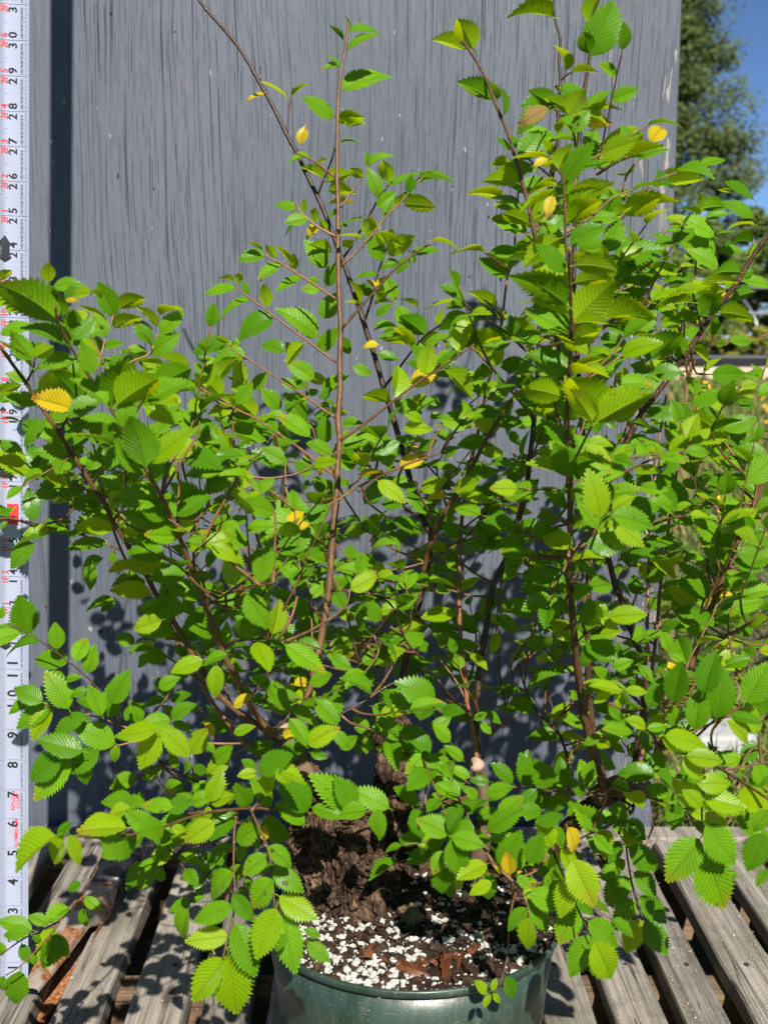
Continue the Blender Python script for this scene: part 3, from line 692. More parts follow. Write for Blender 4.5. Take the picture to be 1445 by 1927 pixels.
# ------------------------------------------------------------------ leaves
def leaf_shape(seed, fold=.45, curl=.25, width=.54, teeth=14, twist=0.0, cup=0.0):
    rg = random.Random(seed); v = []; f = []; uv = []
    N = teeth
    def half(t):    # half width along the leaf
        t = min(max(t, 0), 1); return width / 2 * (math.sin(math.pi * t ** .86) ** .74) * (1.0 - .14 * t) * (1 - .30 * max(0, (t - .68) / .32) ** 1.3)
    def pt(u, t, w):   # u in -1..1 across, t along
        hw = w; x = u * hw; z = abs(x) * math.tan(fold) * (1 - .25 * abs(u)) + .03 * math.sin(t * 40) * abs(u) * .25
        z -= cup * x * x
        y = t; bend = -curl * t * t
        tw = twist * (t - .3); xr = x * math.cos(tw) - z * math.sin(tw); zr = x * math.sin(tw) + z * math.cos(tw)
        return (xr, y - .12 * curl * t ** 3, zr + bend)
    for u_s in (-1, 1):          # each half has its own midrib edge, so the crease stays crisp
        base = len(v); a = 1 + (.06 if u_s > 0 else -.04)
        for i in range(N + 1):
            t = .012 + .985 * i / N; hw = max(half(t) if 0 < i < N else .004, .004) * a
            for u in (0, .5, .85):
                p = pt(u_s * u, t, hw); q = (.008 if i % 2 else -.008) * (1 if u == .5 else .6 if u else 0) * min(1, hw * 5)
                v.append((p[0], p[1], p[2] + q)); uv.append((.5 + u_s * u * .5, t))
        tb_ = len(v)
        for i in range(N):
            t0, t1 = .012 + .985 * i / N, .012 + .985 * (i + 1) / N
            t = t1 + .014; hw = max(half(t0 + (t1 - t0) * .55), .014) + .009
            v.append(pt(u_s * 1.06, min(t, 1.0), hw * a * (1 + rg.uniform(-.04, .04)))); uv.append((.5 + .5 * u_s, t))
        for i in range(N):
            a0 = base + i * 3; b0 = a0 + 3; tt = tb_ + i
            qs = [(a0, a0 + 1, b0 + 1, b0), (a0 + 1, a0 + 2, b0 + 2, b0 + 1), (a0 + 2, tt, b0 + 2)]
            f += qs if u_s > 0 else [q[::-1] for q in qs]
    # stalk
    s0 = len(v)
    for (yy, r) in ((-.10, .011), (.02, .010)):
        for k in range(3):
            an = 2.094 * k + .5; v.append((math.cos(an) * r, yy, math.sin(an) * r + (.01 if yy < 0 else 0))); uv.append((.5, 0.0))
    for k in range(3): f.append((s0 + k, s0 + (k + 1) % 3, s0 + 3 + (k + 1) % 3, s0 + 3 + k))
    return np.array(v), f, uv
SH = {}
def shape_set(kind, n, fr, cr, wr, tw, seed, teeth=None):
    rg = random.Random(seed); SH[kind] = []
    for i in range(n): SH[kind].append(leaf_shape(seed + i, rg.uniform(*fr), rg.uniform(*cr), rg.uniform(*wr), teeth or rg.randint(12, 16), rg.uniform(-tw, tw), rg.uniform(0, .5)))
shape_set('flat', 14, (.10, .46), (.0, .34), (.50, .65), .38, 100)
shape_set('fold', 12, (.36, .78), (.05, .50), (.56, .70), .45, 200)
shape_set('curl', 6, (.8, 1.25), (1.2, 2.4), (.5, .66), 2.2, 300, 7)
MATS = {'g': 'leaf', 'y': 'lime', 'Y': 'yellow', 'b': 'tan', 'o': 'leaf', 'd': 'dry'}
LM = {}
def leaf_mesh(kind, i, k):
    key = (kind, i, MATS[k])
    if key not in LM:
        V, Fc, UVs = SH[kind][i]; me = mesh('leaf', V, Fc, True)
        ul = me.uv_layers.new(name='UVMap'); li = np.zeros(len(me.loops), int); me.loops.foreach_get('vertex_index', li)
        ul.data.foreach_set('uv', np.array(UVs)[li].ravel()); me.materials.append(M[MATS[k]]); LM[key] = me
    return LM[key]
LEAVES = []    # (matrix, kind, shape index, material key, score)
rl = random.Random(77)
CLEAR = [([(30, 655), (97, 649), (189, 636), (334, 634), (473, 636), (617, 641), (729, 640), (893, 634), (1009, 626), (1109, 619), (1204, 604), (1271, 589), (1330, 572)], 17, .92, .79),
         ([(480, 1072), (624, 1076), (799, 1066), (923, 1072), (1050, 1072), (1175, 1079), (1299, 1092), (1399, 1112)], 11, .62, .80),
         ([(607, 110), (662, 139), (717, 174), (774, 212), (829, 244), (876, 271), (956, 314), (1040, 349), (1124, 382), (1204, 410), (1291, 450), (1347, 486)], 8, .60, .785),
         ([(652, 0), (722, 50), (816, 112), (911, 172), (1020, 237), (1119, 294), (1242, 367), (1320, 424)], 8, .70, .785)]
def blocks(m):
    X, Y = proj(m); D = m.y - CAM.y
    for (pl, w, d0, d1) in CLEAR:
        if pl[0][0] < Y < pl[-1][0]:
            xs = np.interp(Y, [a for a, b in pl], [b for a, b in pl]); dd = d0 + (d1 - d0) * (Y - pl[0][0]) / (pl[-1][0] - pl[0][0])
            if abs(X - xs) < w and D < dd + .012: return True
    return False
def add_leaf(P0, P1, facing, k='g', score=None, kind=None, wsc=1.0):
    if score is not None and 0 <= score < 1000 and blocks(P0.lerp(P1, .62 if score else .5)): return
    y = P1 - P0; L = y.length
    if L < 1e-4: return
    y.normalize(); mid = (P0 + P1) / 2
    view = (CAM - mid).normalized()
    n = Vector((0, 0, 1)) * .75 + sun_dir * .40 + view * facing + Vector((rl.gauss(0, .34), rl.gauss(0, .30), rl.gauss(0, .2)))
    n = n - y * n.dot(y)
    if n.length < .05: n = view - y * view.dot(y)
    n.normalize(); x = y.cross(n)
    w = L * wsc * rl.uniform(1.0, 1.18)
    m = Matrix(((x.x * w, y.x * L, n.x * w, P0.x), (x.y * w, y.y * L, n.y * w, P0.y), (x.z * w, y.z * L, n.z * w, P0.z), (0, 0, 0, 1)))
    if kind is None: kind = 'flat' if facing > .8 else 'fold'
    px = F * L / max(.2, (mid - CAM).dot(FW))
    LEAVES.append((m, kind, rl.randrange(len(SH[kind])), k, (score if score is not None else 0) + px))
def face_of(w, py, k):
    c = {.6: 2.2, .55: 1.8, .5: 1.3, .45: .9, .4: .55, .35: .3, .3: .15, .25: .0, .2: -.1}
    v = c.get(round(w * 20) / 20, 2.6 if w > .6 else 0.0)
    if (k in 'yo' and py < 760) or (k == 'o' and py < 1000): v = -v - .25
    return v
TL = {'A': (340, 0), 'B': (600, 200), 'C': (800, 0), 'D': (1060, 150), 'E': (0, 480), 'Fq': (340, 420), 'G': (680, 480), 'H': (980, 450), 'I': (1085, 300), 'J': (1085, 720),
      'K': (0, 900), 'L': (340, 860), 'N': (680, 900), 'O': (900, 1050), 'P': (1085, 1160), 'Q': (0, 1200), 'S': (300, 1200), 'U': (640, 1280), 'V': (320, 1500, 4.5125), 'W': (860, 1400),
      'X': (0, 1480, 3.44), 'Z': (1020, 1480, 3.4), 'PX': (0, 0, 1.0)}
def px_of(t, x, y):
    q = TL[t]; s = q[2] if len(q) > 2 else 4.0139; return q[0] + x / s, q[1] + y / s
def s2shift(t, py, d):
    if t not in ('A', 'B', 'Fq') or d < .74: return 0.0
    return (.15 if d < .83 else .10) * max(0, 1 - (py - 60) / 1300)
def trace(t, D, data):
    for ent in data.replace('\n', ' ').split(';'):
        a = ent.split()
        if len(a) < 4: continue
        bx, by, tx, ty = map(float, a[:4]); w = float(a[4]) if len(a) > 4 else .45; k = a[5] if len(a) > 5 else 'g'
        d = float(a[6]) if len(a) > 6 else D
        b = px_of(t, bx, by); e = px_of(t, tx, ty); d += rl.uniform(-.012, .012)
        Lm = math.hypot(b[0] - e[0], b[1] - e[1]) / F * d
        d += s2shift(t, (b[1] + e[1]) / 2, d)
        P0 = at(*b, d); P1 = at(*e, d - Lm * rl.uniform(-.05, .45))
        add_leaf(P0, P0 + (P1 - P0) * 1.07, face_of(w, e[1], k), k, 1000)
trace('A', .77, '''1230 305 1130 190 .3;1250 260 1445 140 .35;1255 380 1470 240 .4;1262 240 1275 125 .25 y;1200 510 1130 390 .3;1195 505 1060 490 .3;1215 680 1520 470 .4;1160 880 935 740 .45;
1195 930 1370 825 .35 y;1250 950 1395 870 .3 y;1200 1085 1325 1015 .4;815 745 625 585 .4 y .86;835 730 928 600 .4 y .86;665 700 492 732 .35 Y .87;900 1085 935 945 .55 Y .86;990 1190 820 1175 .35 g .8;1080 1350 940 1220 .35 y .8;
1040 1240 1095 1185 .4 y .8;1105 1365 1275 1290 .6 y .88;1115 1440 1310 1405 .4 y .88;1120 1540 1305 1495 .3 Y .88;885 1560 720 1545 .45;940 1605 930 1505 .5 y;960 1650 798 1665 .4;1010 1680 1010 1565 .5 y;1050 1720 935 1780 .4 Y;1120 1640 1190 1570 .45;1210 1700 1370 1630 .4;1100 1750 1055 1650 .5 y .84;1140 1900 970 1820 .55 y .86;1210 1830 1300 1860 .5 y .84''')
trace('B', .77, '''325 540 245 450 .5 y;370 450 370 350 .4;380 450 530 335 .35;455 680 390 470 .55;530 580 500 400 .45 y;530 605 820 420 .45;740 560 990 485 .35;730 590 855 530 .3;670 645 705 520 .4;620 665 770 680 .3;580 770 620 650 .45 y;440 760 560 640 .35;490 835 540 705 .45;
350 985 410 830 .6 y;330 1010 175 915 .4 y;480 1165 380 980 .5;410 950 460 865 .5;540 1000 550 915 .45 y;510 1045 430 955 .45 y;525 1125 690 960 .6 y;700 1110 895 1065 .4;850 1015 1050 1005 .4 y;1250 1100 1015 1025 .4 y .84;690 1110 735 1175 .4;680 1135 590 1250 .5;590 1210 530 1150 .45;440 1285 285 1240 .35;430 1365 370 1305 .45 Y;430 1360 520 1280 .4 Y;470 1225 570 1165 .45;
580 1465 510 1290 .55;410 1425 270 1345 .5 g .84;350 1505 205 1460 .35 y .84;420 1500 540 1435 .35 y .84;440 1470 525 1365 .45 y .84;430 1580 530 1490 .45;800 1725 635 1560 .5 o;890 1645 930 1535 .45 y;740 1525 650 1430 .45 y .84;1100 1495 845 1420 .4 y .84;1345 1515 1150 1385 .4 y .86;1120 1505 980 1490 .4;945 1635 1190 1575 .5 o;900 1695 1180 1650 .35 o;1095 1825 1210 1660 .45;1160 1795 1390 1680 .45;870 1930 1050 1845 .5;
570 1665 430 1635 .5;470 1765 690 1720 .4 y;450 1800 340 1795 .3 Y;590 1500 710 1725 .45;720 1780 820 1900 .5;440 1865 600 1905 .5;1400 695 1150 570 .4 y .84;1440 745 1350 715 .45 g .86;1440 865 1325 820 .4 g .84;1440 425 1300 405 .4 y .8;1440 545 1385 475 .5 y .84;1430 1290 1230 1150 .45 g .88;1440 1225 1290 1100 .5 y .88;1445 1100 1310 1070 .4 g .88;60 570 230 490 .5 y .88;210 870 320 830 .45 g .8;210 930 165 860 .4;180 1060 260 1010 .5 y;0 1200 60 1010 .5 y .88;50 1360 140 1180 .45 g .88''')
trace('C', .76, '''320 370 65 262 .4 y;365 370 262 120 .45 y;390 435 385 350 .35;505 755 258 580 .45 o;540 755 450 550 .3;970 130 640 0 .35 y;1262 425 1410 0 .4;1240 160 1290 -80 .45 y;1240 405 1195 220 .3;1105 540 1290 530 .35 y;990 810 800 670 .55 o .7;930 810 722 908 .45 b .7;1060 810 915 735 .5 y .7;1085 870 1195 670 .5 y .7;1110 1000 1230 830 .5 g .7;
1210 825 1385 665 .4;1230 855 1445 735 .35 y;1200 920 1390 905 .45 Y;645 1130 555 1030 .45;725 1135 640 1005 .45;640 1220 497 1222 .45 y;740 1440 580 1275 .5;780 1300 835 1215 .4;820 1065 960 980 .45;1130 1065 970 1000 .35;930 1190 668 1165 .35 y .68;930 1200 820 1245 .4 Y .68;1010 1275 1065 1085 .5 y .68;1040 1365 1240 1080 .45 g .68;1205 1195 1310 960 .4;1300 1120 1410 1035 .35;
1010 1480 720 1500 .35 y .68;960 1475 925 1620 .45 Y .66;1040 1545 1250 1345 .45 y .66;1070 1670 1305 1460 .55 y .66;1090 1815 1325 1690 .55 g .66;1050 1845 920 1670 .45 g .68;1000 1370 770 1375 .35 y .7;740 1585 548 1515 .45;770 1755 525 1620 .4;740 1700 870 1625 .55 y;490 1905 720 1885 .45;700 1745 650 1690 .4;1340 1425 1230 1330 .4;1290 1480 1440 1430 .6''')
trace('D', .76, '''350 640 722 458 .4 y;450 602 610 565 .35;230 685 345 585 .4;680 810 1035 710 .4 y;460 1025 782 808 .35 y;390 1035 500 930 .4 y;680 800 770 690 .4;250 995 475 825 .6;180 1050 395 1000 .5;30 1085 265 850 .5 y .68;50 1245 285 1085 .5 g .68;340 1300 420 1055 .55;370 1345 732 1250 .4;280 1475 465 1395 .5;390 1545 775 1310 .4;610 1445 862 1410 .35 y;350 1705 625 1550 .45;340 1785 690 1715 .5 y;555 1910 690 1740 .7;
1040 1025 898 918 .4 g .84;1050 975 1235 918 .45 o .84;1070 1055 1235 968 .4 g .84;1038 1000 1060 870 .3 y .84;1010 1145 845 1040 .4 g .82;1140 1185 925 1015 .45 g .8;1145 1325 880 1150 .6 g .8;1000 1405 895 1210 .4 g .8;1165 1435 985 1255 .45 g .8;1440 905 1245 768 .5 g .8;1440 1045 1265 885 .45 g .8;1265 850 1170 820 .4 y .8;1440 1095 1265 1050 .35 y .8;1430 1225 1235 1165 .45 o .8;1150 1170 1280 1140 .45 g .84;1180 1275 1345 1290 .45 g .84;1345 1455 1130 1415 .5 o .78;960 1645 645 1640 .45 y .78;985 1685 690 1655 .35 y .78;1000 1600 1215 1555 .55 y .78;1050 1535 1285 1465 .4 y .8;1020 1775 1200 1620 .6 o .78;1020 1815 815 1800 .45 o .8;830 1800 690 1670 .45 g .8;1060 1640 1100 1500 .5 g .82;1440 1440 1300 1480 .5 g .82;1240 1655 1320 1690 .4 g .84;1440 1600 1240 1640 .5 o .84''')
trace('E', .60, '''445 500 55 120 .45 o;470 460 470 240 .35 o;490 350 580 325 .4 Y;580 690 540 415 .4 o;590 690 690 520 .35 y;525 700 265 465 .35 g;700 895 620 670 .45 g;850 1155 865 735 .5 o;880 1135 1190 870 .55 y;1170 990 1435 840 .45 o;1110 1105 1410 960 .4 g;1105 1600 1030 1220 .5 o;1130 1570 1405 1310 .55 y;950 1315 950 1075 .45 g;1040 1645 885 1400 .45 g;870 1455 640 1255 .35 o;1180 1715 1205 1540 .45 g;810 1135 605 880 .35 g;760 1000 740 900 .5 g;
370 205 360 55 .5 y .88;400 235 580 180 .45 g .88;340 430 235 340 .45 g .85;250 785 85 600 .45 o .7;260 775 405 685 .5 y .7;245 855 15 630 .35 y .7;255 885 485 700 .35 g .7;590 1095 425 830 .5 o .7;610 1115 745 1055 .35 g .7;555 1165 265 1058 .4 Y .7;
870 465 755 220 .5 g .92;900 405 1085 265 .4 y .92;860 555 1040 405 .4 y .92;800 620 700 435 .6 g .92;770 745 645 590 .55 g .92;785 690 912 655 .5 g .92;740 825 815 790 .5 g .92;1190 545 1085 360 .5 y .92;1210 455 1345 345 .35 y .92;1210 595 1368 418 .5 g .92;1130 665 1035 480 .55 g .92;1140 745 1312 598 .6 g .92;1110 745 978 688 .5 g .92;1240 835 1030 780 .4 y .9;1430 860 1225 760 .4 y .9;
450 1375 262 1300 .5 g .82;480 1675 225 1480 .55 g .82;300 1655 -20 1520 .4 y .8;170 1535 0 1400 .5 g .82;440 1805 255 1800 .4 g .82;640 1885 480 1770 .5 g .82;650 1735 305 1680 .45 g .82;430 965 285 970 .6 g .85;280 1005 470 925 .55 g .85;200 950 60 880 .5 g .88;1310 1275 1178 1105 .5 Y .84;0 595 200 490 .5 g .82;0 195 70 85 .5 y .85;240 1130 300 1080 .4 g .88;630 1500 545 1440 .5 g .88;560 1440 690 1360 .5 g .88;700 1420 800 1260 .5 g .86;850 1350 880 1220 .5 g .86;740 1560 900 1480 .6 g .86''')
trace('Fq', .79, '''640 240 445 248 .45;620 205 508 135 .45 y;715 262 660 158 .5 y;770 312 585 402 .4;860 352 850 230 .6 y;920 402 722 485 .4;1055 505 920 480 .6 g .84;1035 455 968 408 .4;1100 335 965 140 .55 g .86;1100 465 1185 290 .45 g .86;1060 715 1180 530 .6 g .86;420 495 185 505 .4;400 442 295 385 .4 y;430 455 450 360 .45 y;510 535 468 445 .45;530 582 272 640 .4;650 635 640 455 .5 y;700 705 438 812 .4;1030 865 805 612 .4 g .84;990 870 960 760 .4 g .84;1030 965 1185 800 .65 g .86;785 975 622 880 .4 g .86;860 1015 800 905 .45 g .86;
350 915 105 972 .4;360 905 280 845 .4 y;430 945 420 870 .4;500 1022 235 1000 .4;460 1235 440 1030 .45 y .82;315 1165 215 980 .4 g .82;1010 1175 830 1050 .6 g .86;1060 1250 1255 1155 .45 g .86;1040 1312 1140 1250 .45 g .86;570 1465 388 1265 .6 y .78;440 1412 212 1378 .4 y .78;310 1315 138 1095 .5 y .76;190 1425 65 1340 .6 g .84;540 1255 650 1135 .5 g .86;745 1420 640 1250 .5 g .84;870 1260 770 1170 .5 g .86;935 1505 805 1300 .6 g .86;980 1615 755 1450 .4;790 1475 655 1430 .4;1090 1665 1080 1475 .7 g .86;645 1645 395 1520 .4;750 1735 770 1535 .5 y;390 1715 265 1560 .55 y;810 1855 580 1700 .45;940 1925 950 1755 .6;310 1875 55 1890 .45 g .74;485 1875 470 1710 .6;1150 1755 965 1650 .4;370 1485 260 1465 .5 g .86;240 1500 130 1520 .6 g .86;330 1650 200 1760 .6 g .84;150 1590 30 1480 .6 g .84;560 1620 440 1690 .6 g .86;880 1620 850 1560 .6 g .88;1100 1760 1010 1890 .4 Y .84;1230 1610 1260 1560 .4 y .82;1220 1520 1360 1500 .4 g .84;1230 1740 1310 1680 .5 g .84;1280 950 1220 860 .5 g .84;1280 985 1220 900 .4 g .84;1300 1080 1440 1130 .55 g .8''')
trace('G', .81, '''580 855 725 715 .6;370 985 550 835 .6 Y;460 955 585 880 .55;265 1085 355 955 .4 y;212 1112 25 995 .4 y;250 1105 445 1185 .45;435 1100 572 1130 .45;320 1322 495 1265 .4 y;505 835 395 690 .5;740 865 915 1025 .45;830 995 668 1020 .35;745 945 585 870 .4;375 605 135 612 .4;265 545 108 505 .4;520 1235 615 1200 .4;600 1235 835 1270 .6;900 1215 760 1205 .4;860 1175 1055 1170 .7;1040 835 1335 855 .4;1150 965 1405 940 .45;1230 1135 1440 1155 .4;1000 705 1115 650 .5;1180 655 1135 485 .5;1200 645 1345 560 .5 y;1160 1175 1265 1200 .5;290 1605 445 1495 .4 Y;
430 1460 560 1400 .5;350 1690 240 1700 .5;60 1560 170 1480 .4;550 1090 420 1160 .4;330 1195 470 1225 .4 y;560 1590 720 1580 .45;800 1670 1030 1590 .5;730 1450 620 1520 .5;700 1380 560 1340 .6 g .84;960 1400 740 1430 .6 g .84;1000 1250 1200 1260 .45 g .84;1120 1330 1190 1420 .4 g .84;500 1830 640 1830 .4 Y;150 1880 340 1870 .6;330 1800 460 1900 .6;450 1780 620 1690 .5 y;0 1600 90 1690 .5;20 1880 170 1700 .7;880 1780 1090 1740 .45;700 1780 870 1700 .5 y;750 1820 980 1840 .4 y;1150 1560 1240 1660 .6 g .84;1100 1690 1250 1560 .7 g .86;1330 960 1250 1020 .5''')
trace('K', .80, '''252 325 215 85 .5 g .8;450 125 240 128 .4;640 195 478 88 .55;310 422 438 292 .4;320 455 75 455 .35;262 490 65 660 .5;540 435 390 395 .4;860 315 535 355 .4;820 495 525 500 .4;780 605 605 705 .4;700 645 668 835 .5;855 550 850 645 .5;1240 692 938 630 .45 y .72;1240 720 1372 765 .6 y .72;870 930 648 940 .4;870 912 758 1002 .45;1225 1072 1008 1135 .55 y .7;1240 962 1055 985 .4 g .72;1060 760 848 765 .35;1100 785 935 805 .4;200 1185 150 912 .6 g .8;300 1235 38 1222 .4;430 1295 415 1110 .6;520 1385 268 1350 .45;660 1472 700 1275 .6;100 1145 -20 1125 .4;0 1060 20 980 .6;90 250 0 235 .4;60 330 0 380 .4;740 235 660 170 .5;1300 430 960 215 .5 o .7;960 330 760 350 .4 y;1100 960 1400 980 .45 g .72;1240 1215 1350 1160 .5 Y .78''')
trace('Q', .74, '''322 492 115 375 .5;262 490 65 552 .35;392 512 125 668 .5;520 542 362 285 .55;652 582 398 698 .5;772 592 680 375 .55;842 502 955 268 .55;660 405 530 425 .4;495 312 350 245 .4;500 325 600 290 .4;1060 645 1005 505 .6 g .78;872 805 595 680 .6;632 862 305 775 .6;540 905 262 1210 .5;470 902 228 1065 .5;752 852 535 1015 .5;900 822 845 940 .4;1192 692 888 742 .45 y .66;1202 712 1060 980 .55 y .66;1232 695 1432 880 .6 y .66;1292 625 1080 640 .45 g .7;1150 82 975 92 .35;1142 112 1038 215 .45;1290 600 1440 500 .5 g .72;1300 640 1445 700 .5 g .72;1200 380 1330 300 .5 g .76;1290 470 1430 430 .5 g .76;1330 990 1290 870 .5 g .78;
430 1500 62 1695 .4 y .56;432 1490 540 1400 .5 g .56;482 1500 385 1705 .4 y .56;522 1490 630 1700 .5 y .56;960 1440 600 1420 .35 y .58;990 1290 825 1350 .4 y .62;1305 1285 1080 1240 .45 g .64;1150 1470 975 1320 .6 g .62;1030 1480 958 1640 .45 g .64;1160 1480 1205 1570 .5 g .66;1250 1300 1440 1230 .5 g .66;1300 1420 1430 1500 .5 y .64''')
trace('S', .70, '''430 205 430 445 .65 y .66;332 170 98 245 .5 y;515 130 335 162 .4;950 55 1240 248 .45 g .66;980 545 1192 572 .4;970 535 805 345 .45;840 352 690 300 .5;980 612 1140 805 .5;1115 805 1322 680 .55 y;560 725 700 660 .5;1315 702 1440 825 .6;742 1022 598 1042 .5 y .66;742 1002 965 885 .45 g .66;850 985 1092 1000 .4 y .66;822 1012 805 1195 .45 y .66;872 1002 985 1082 .35 y .66;720 1000 640 925 .5 g .67;1120 1318 930 1040 .65;1435 1305 1235 1045 .5;1100 1412 895 1258 .45;1150 1285 1375 1335 .45;372 1245 455 1035 .45 y .66;392 1255 552 1188 .45 y .66;262 1262 145 1185 .5;100 1295 -10 1230 .5;365 1272 375 1382 .45 y .66;420 1392 190 1545 .6 y .64;845 1275 725 1055 .45;685 1275 570 1135 .45 g .68;772 1392 915 1402 .4 g .74;580 1535 735 1430 .45 g .72;790 1535 790 1430 .5 Y .72;420 860 320 800 .6 g .76;400 950 540 830 .6 g .76;230 870 350 700 .6 y .74;900 930 1100 800 .4 g .78;1140 870 1260 900 .5;1180 470 1340 640 .5;1300 150 1440 220 .5;1130 340 1290 280 .5;240 1250 380 1180 .4;560 520 700 440 .4 Y .76;930 740 1050 700 .6 Y .72;340 650 420 740 .4 Y .78''')
trace('V', .615, '''832 505 612 648 .55;832 422 1040 575 .5;872 602 1115 778 .55;882 702 672 935 .6;922 845 1232 1025 .5 y;902 942 738 1358 .6 y;952 985 1065 1478 .5;1142 1132 1275 1175 .6;1165 1232 1350 1392 .5;542 642 288 835 .35;532 820 695 1045 .5;532 925 215 1055 .55;502 1185 148 1225 .55 y;552 1072 735 1498 .5;472 1372 190 1718 .6 y;492 1332 562 1862 .5 y;292 712 155 770 .55 g .71;182 882 0 965 .5 g .71;182 892 285 850 .5 g .71;162 955 38 1215 .4 g .71;392 562 250 612 .5 g .71;982 1162 908 1305 .5;640 700 700 780 .5 g .66;660 420 540 540 .4 g .7;560 380 750 250 .5 g .68;360 500 480 400 .4 g .72;740 630 860 580 .5 g .64''')
trace('X', .70, '''312 892 192 838 .6;322 865 385 850 .5;192 952 15 940 .5;140 1022 185 1145 .7;130 1192 85 1445 .55;262 1005 215 970 .5;330 965 445 1095 .5;545 722 655 800 .5;535 790 555 912 .5;522 622 445 680 .5;20 1095 -20 1010 .5;30 1230 -10 1330 .6;300 1020 265 1095 .5;310 1090 300 1150 .5;210 1090 235 1160 .5;1030 492 885 525 .5 g .74;1022 502 888 662 .5 g .74;1055 525 1022 632 .4 g .74;700 360 770 390 .4 y .72''')
trace('Z', .62, '''1012 335 805 595 .6;1042 245 1245 495 .65;1042 165 1215 385 .5 y;1032 425 1185 798 .55;1030 75 1292 130 .5 y;1040 40 880 0 .6;1420 300 1320 535 .6;1445 150 1350 290 .5;1440 530 1375 635 .5;1030 20 930 150 .6 g .64;
552 392 755 525 .5 g .74;532 472 388 590 .6 g .74;582 552 755 690 .5 g .74;572 592 418 720 .6 g .74;622 702 795 868 .6 g .74;612 732 458 870 .6 g .74;632 852 538 1058 .5 y .73;652 862 802 1065 .5 g .73;530 250 665 332 .5 g .75;545 250 420 200 .5 g .75;500 350 430 480 .35 g .75;442 300 310 420 .6 g .76;190 470 340 760 .55 y .65;200 582 108 825 .5 y .65;222 772 108 1005 .6 g .66;292 862 512 1028 .6 g .66;322 952 175 1208 .6 g .64;332 992 470 1255 .55 y .64;130 440 30 500 .5 y .68;120 400 220 560 .4 y .67;60 250 140 390 .4 g .7;50 330 -20 200 .6 g .7''')
trace('U', .66, '''822 1172 605 1045 .6;822 1152 895 990 .5;842 1182 1075 1245 .55;832 1202 945 1485 .6;905 1450 895 1590 .5 y;782 1290 695 1460 .5;762 1400 772 1622 .55;1110 1135 1345 975 .5;1130 1202 1310 1190 .5;552 972 635 1185 .55 g .7;282 972 282 1165 .6 g .69;372 972 115 825 .55 g .7;100 982 5 755 .5 g .7;602 942 425 815 .55 g .74;682 562 488 345 .55 g .74;642 562 500 695 .7 g .74;682 572 832 640 .6 g .74;552 562 300 505 .55 g .74;472 442 305 315 .6 g .75;492 242 340 90 .6 g .73;722 140 478 20 .55 g .72;1130 772 1000 745 .6;1032 902 955 810 .7;1100 855 1285 800 .5;200 990 0 1010 .3;980 740 840 660 .55 g .73;850 740 740 800 .6 g .74;830 470 720 340 .5 g .74;930 610 810 500 .5 g .74;700 170 840 240 .55 g .74;560 250 740 170 .6 g .75;680 380 820 280 .55 g .76;900 860 740 840 .5 g .76;660 900 800 850 .5 g .78;330 100 560 180 .6 g .74;210 400 110 290 .6 g .78;200 560 190 440 .6 g .78;0 520 120 430 .6 g .74;240 200 420 280 .5 g .74;1060 250 1215 280 .4 g .78;1010 300 1100 250 .5 g .78;1060 320 1150 400 .5 g .78''')
trace('W', .66, '''602 605 790 540 .5;420 300 275 150 .6 g .76;700 345 585 140 .6 g .76;560 330 500 120 .5 g .77;540 905 635 690 .6;550 1312 505 1562 .55 y .64;532 1242 378 1402 .5;540 1182 702 1412 .5 g .67;232 972 250 1202 .55;262 1042 105 1135 .5 y;1100 640 938 520 .6 g .72;1030 692 1175 825 .6 g .73;832 632 945 830 .4 Y .66;450 1000 560 1090 .5;330 985 300 920 .4 Y .65;400 990 380 830 .5 Y .65;450 985 490 960 .5 Y .65;720 780 630 600 .4 y;740 950 690 1150 .6;380 330 240 420 .6 g .7;600 340 480 480 .55 g .7;310 560 470 400 .5 g .65;640 500 470 520 .5 g .68;890 420 850 540 .5 g .74;960 400 870 290 .5 g .76;720 290 860 270 .5 g .77;960 300 1020 140 .5 g .78;240 1890 138 1800 .5 y .665;262 1868 290 1790 .5 y .665;270 1885 330 1960 .5 y .665;255 1900 200 1990 .5 y .665''')
trace('P', .66, '''720 645 792 365 .65;952 585 1035 280 .6;1052 775 1105 455 .6;892 855 932 580 .5;542 695 635 475 .5;742 835 720 680 .6;1272 655 1450 360 .55;1155 755 1395 785 .45;422 872 222 830 .5;342 572 135 495 .45 y;252 572 135 640 .5 y;302 575 330 695 .6 y;362 562 525 550 .5 y;662 905 1020 945 .5 y .62;642 925 825 1005 .45 y .62;822 1055 1095 1085 .45 y .6;802 1065 965 1230 .65 y .6;902 1265 1160 1250 .6 y .6;962 1395 1275 1445 .5 y .6;942 1425 755 1270 .6 y .6;942 1445 830 1320 .5 y .6;592 1192 335 1165 .5 g .68;702 1355 555 1285 .7 g .68;762 1405 720 1605 .7 g .7;622 1145 730 1310 .5 g .68;1382 955 1235 1100 .6 g .72;1352 1105 1445 1300 .6 g .7;530 850 680 830 .5;520 840 400 770 .5 y;660 900 560 830 .5 g .66;240 680 330 780 .5;1130 790 1340 910 .4 y;470 370 575 490 .4;270 390 415 330 .55;700 290 800 340 .5;640 120 730 260 .4;60 200 310 310 .6 g .72;170 150 320 100 .6 y .7;250 960 360 1020 .45 g .74;180 900 60 970 .6 g .76;290 1540 130 1500 .6 g .74;370 1560 270 1460 .6 g .74;380 1600 520 1680 .5 g .74;200 1780 110 1680 .6 g .74;1290 1290 1445 1200 .6 g .7;1240 820 1420 860 .45 g .72''')
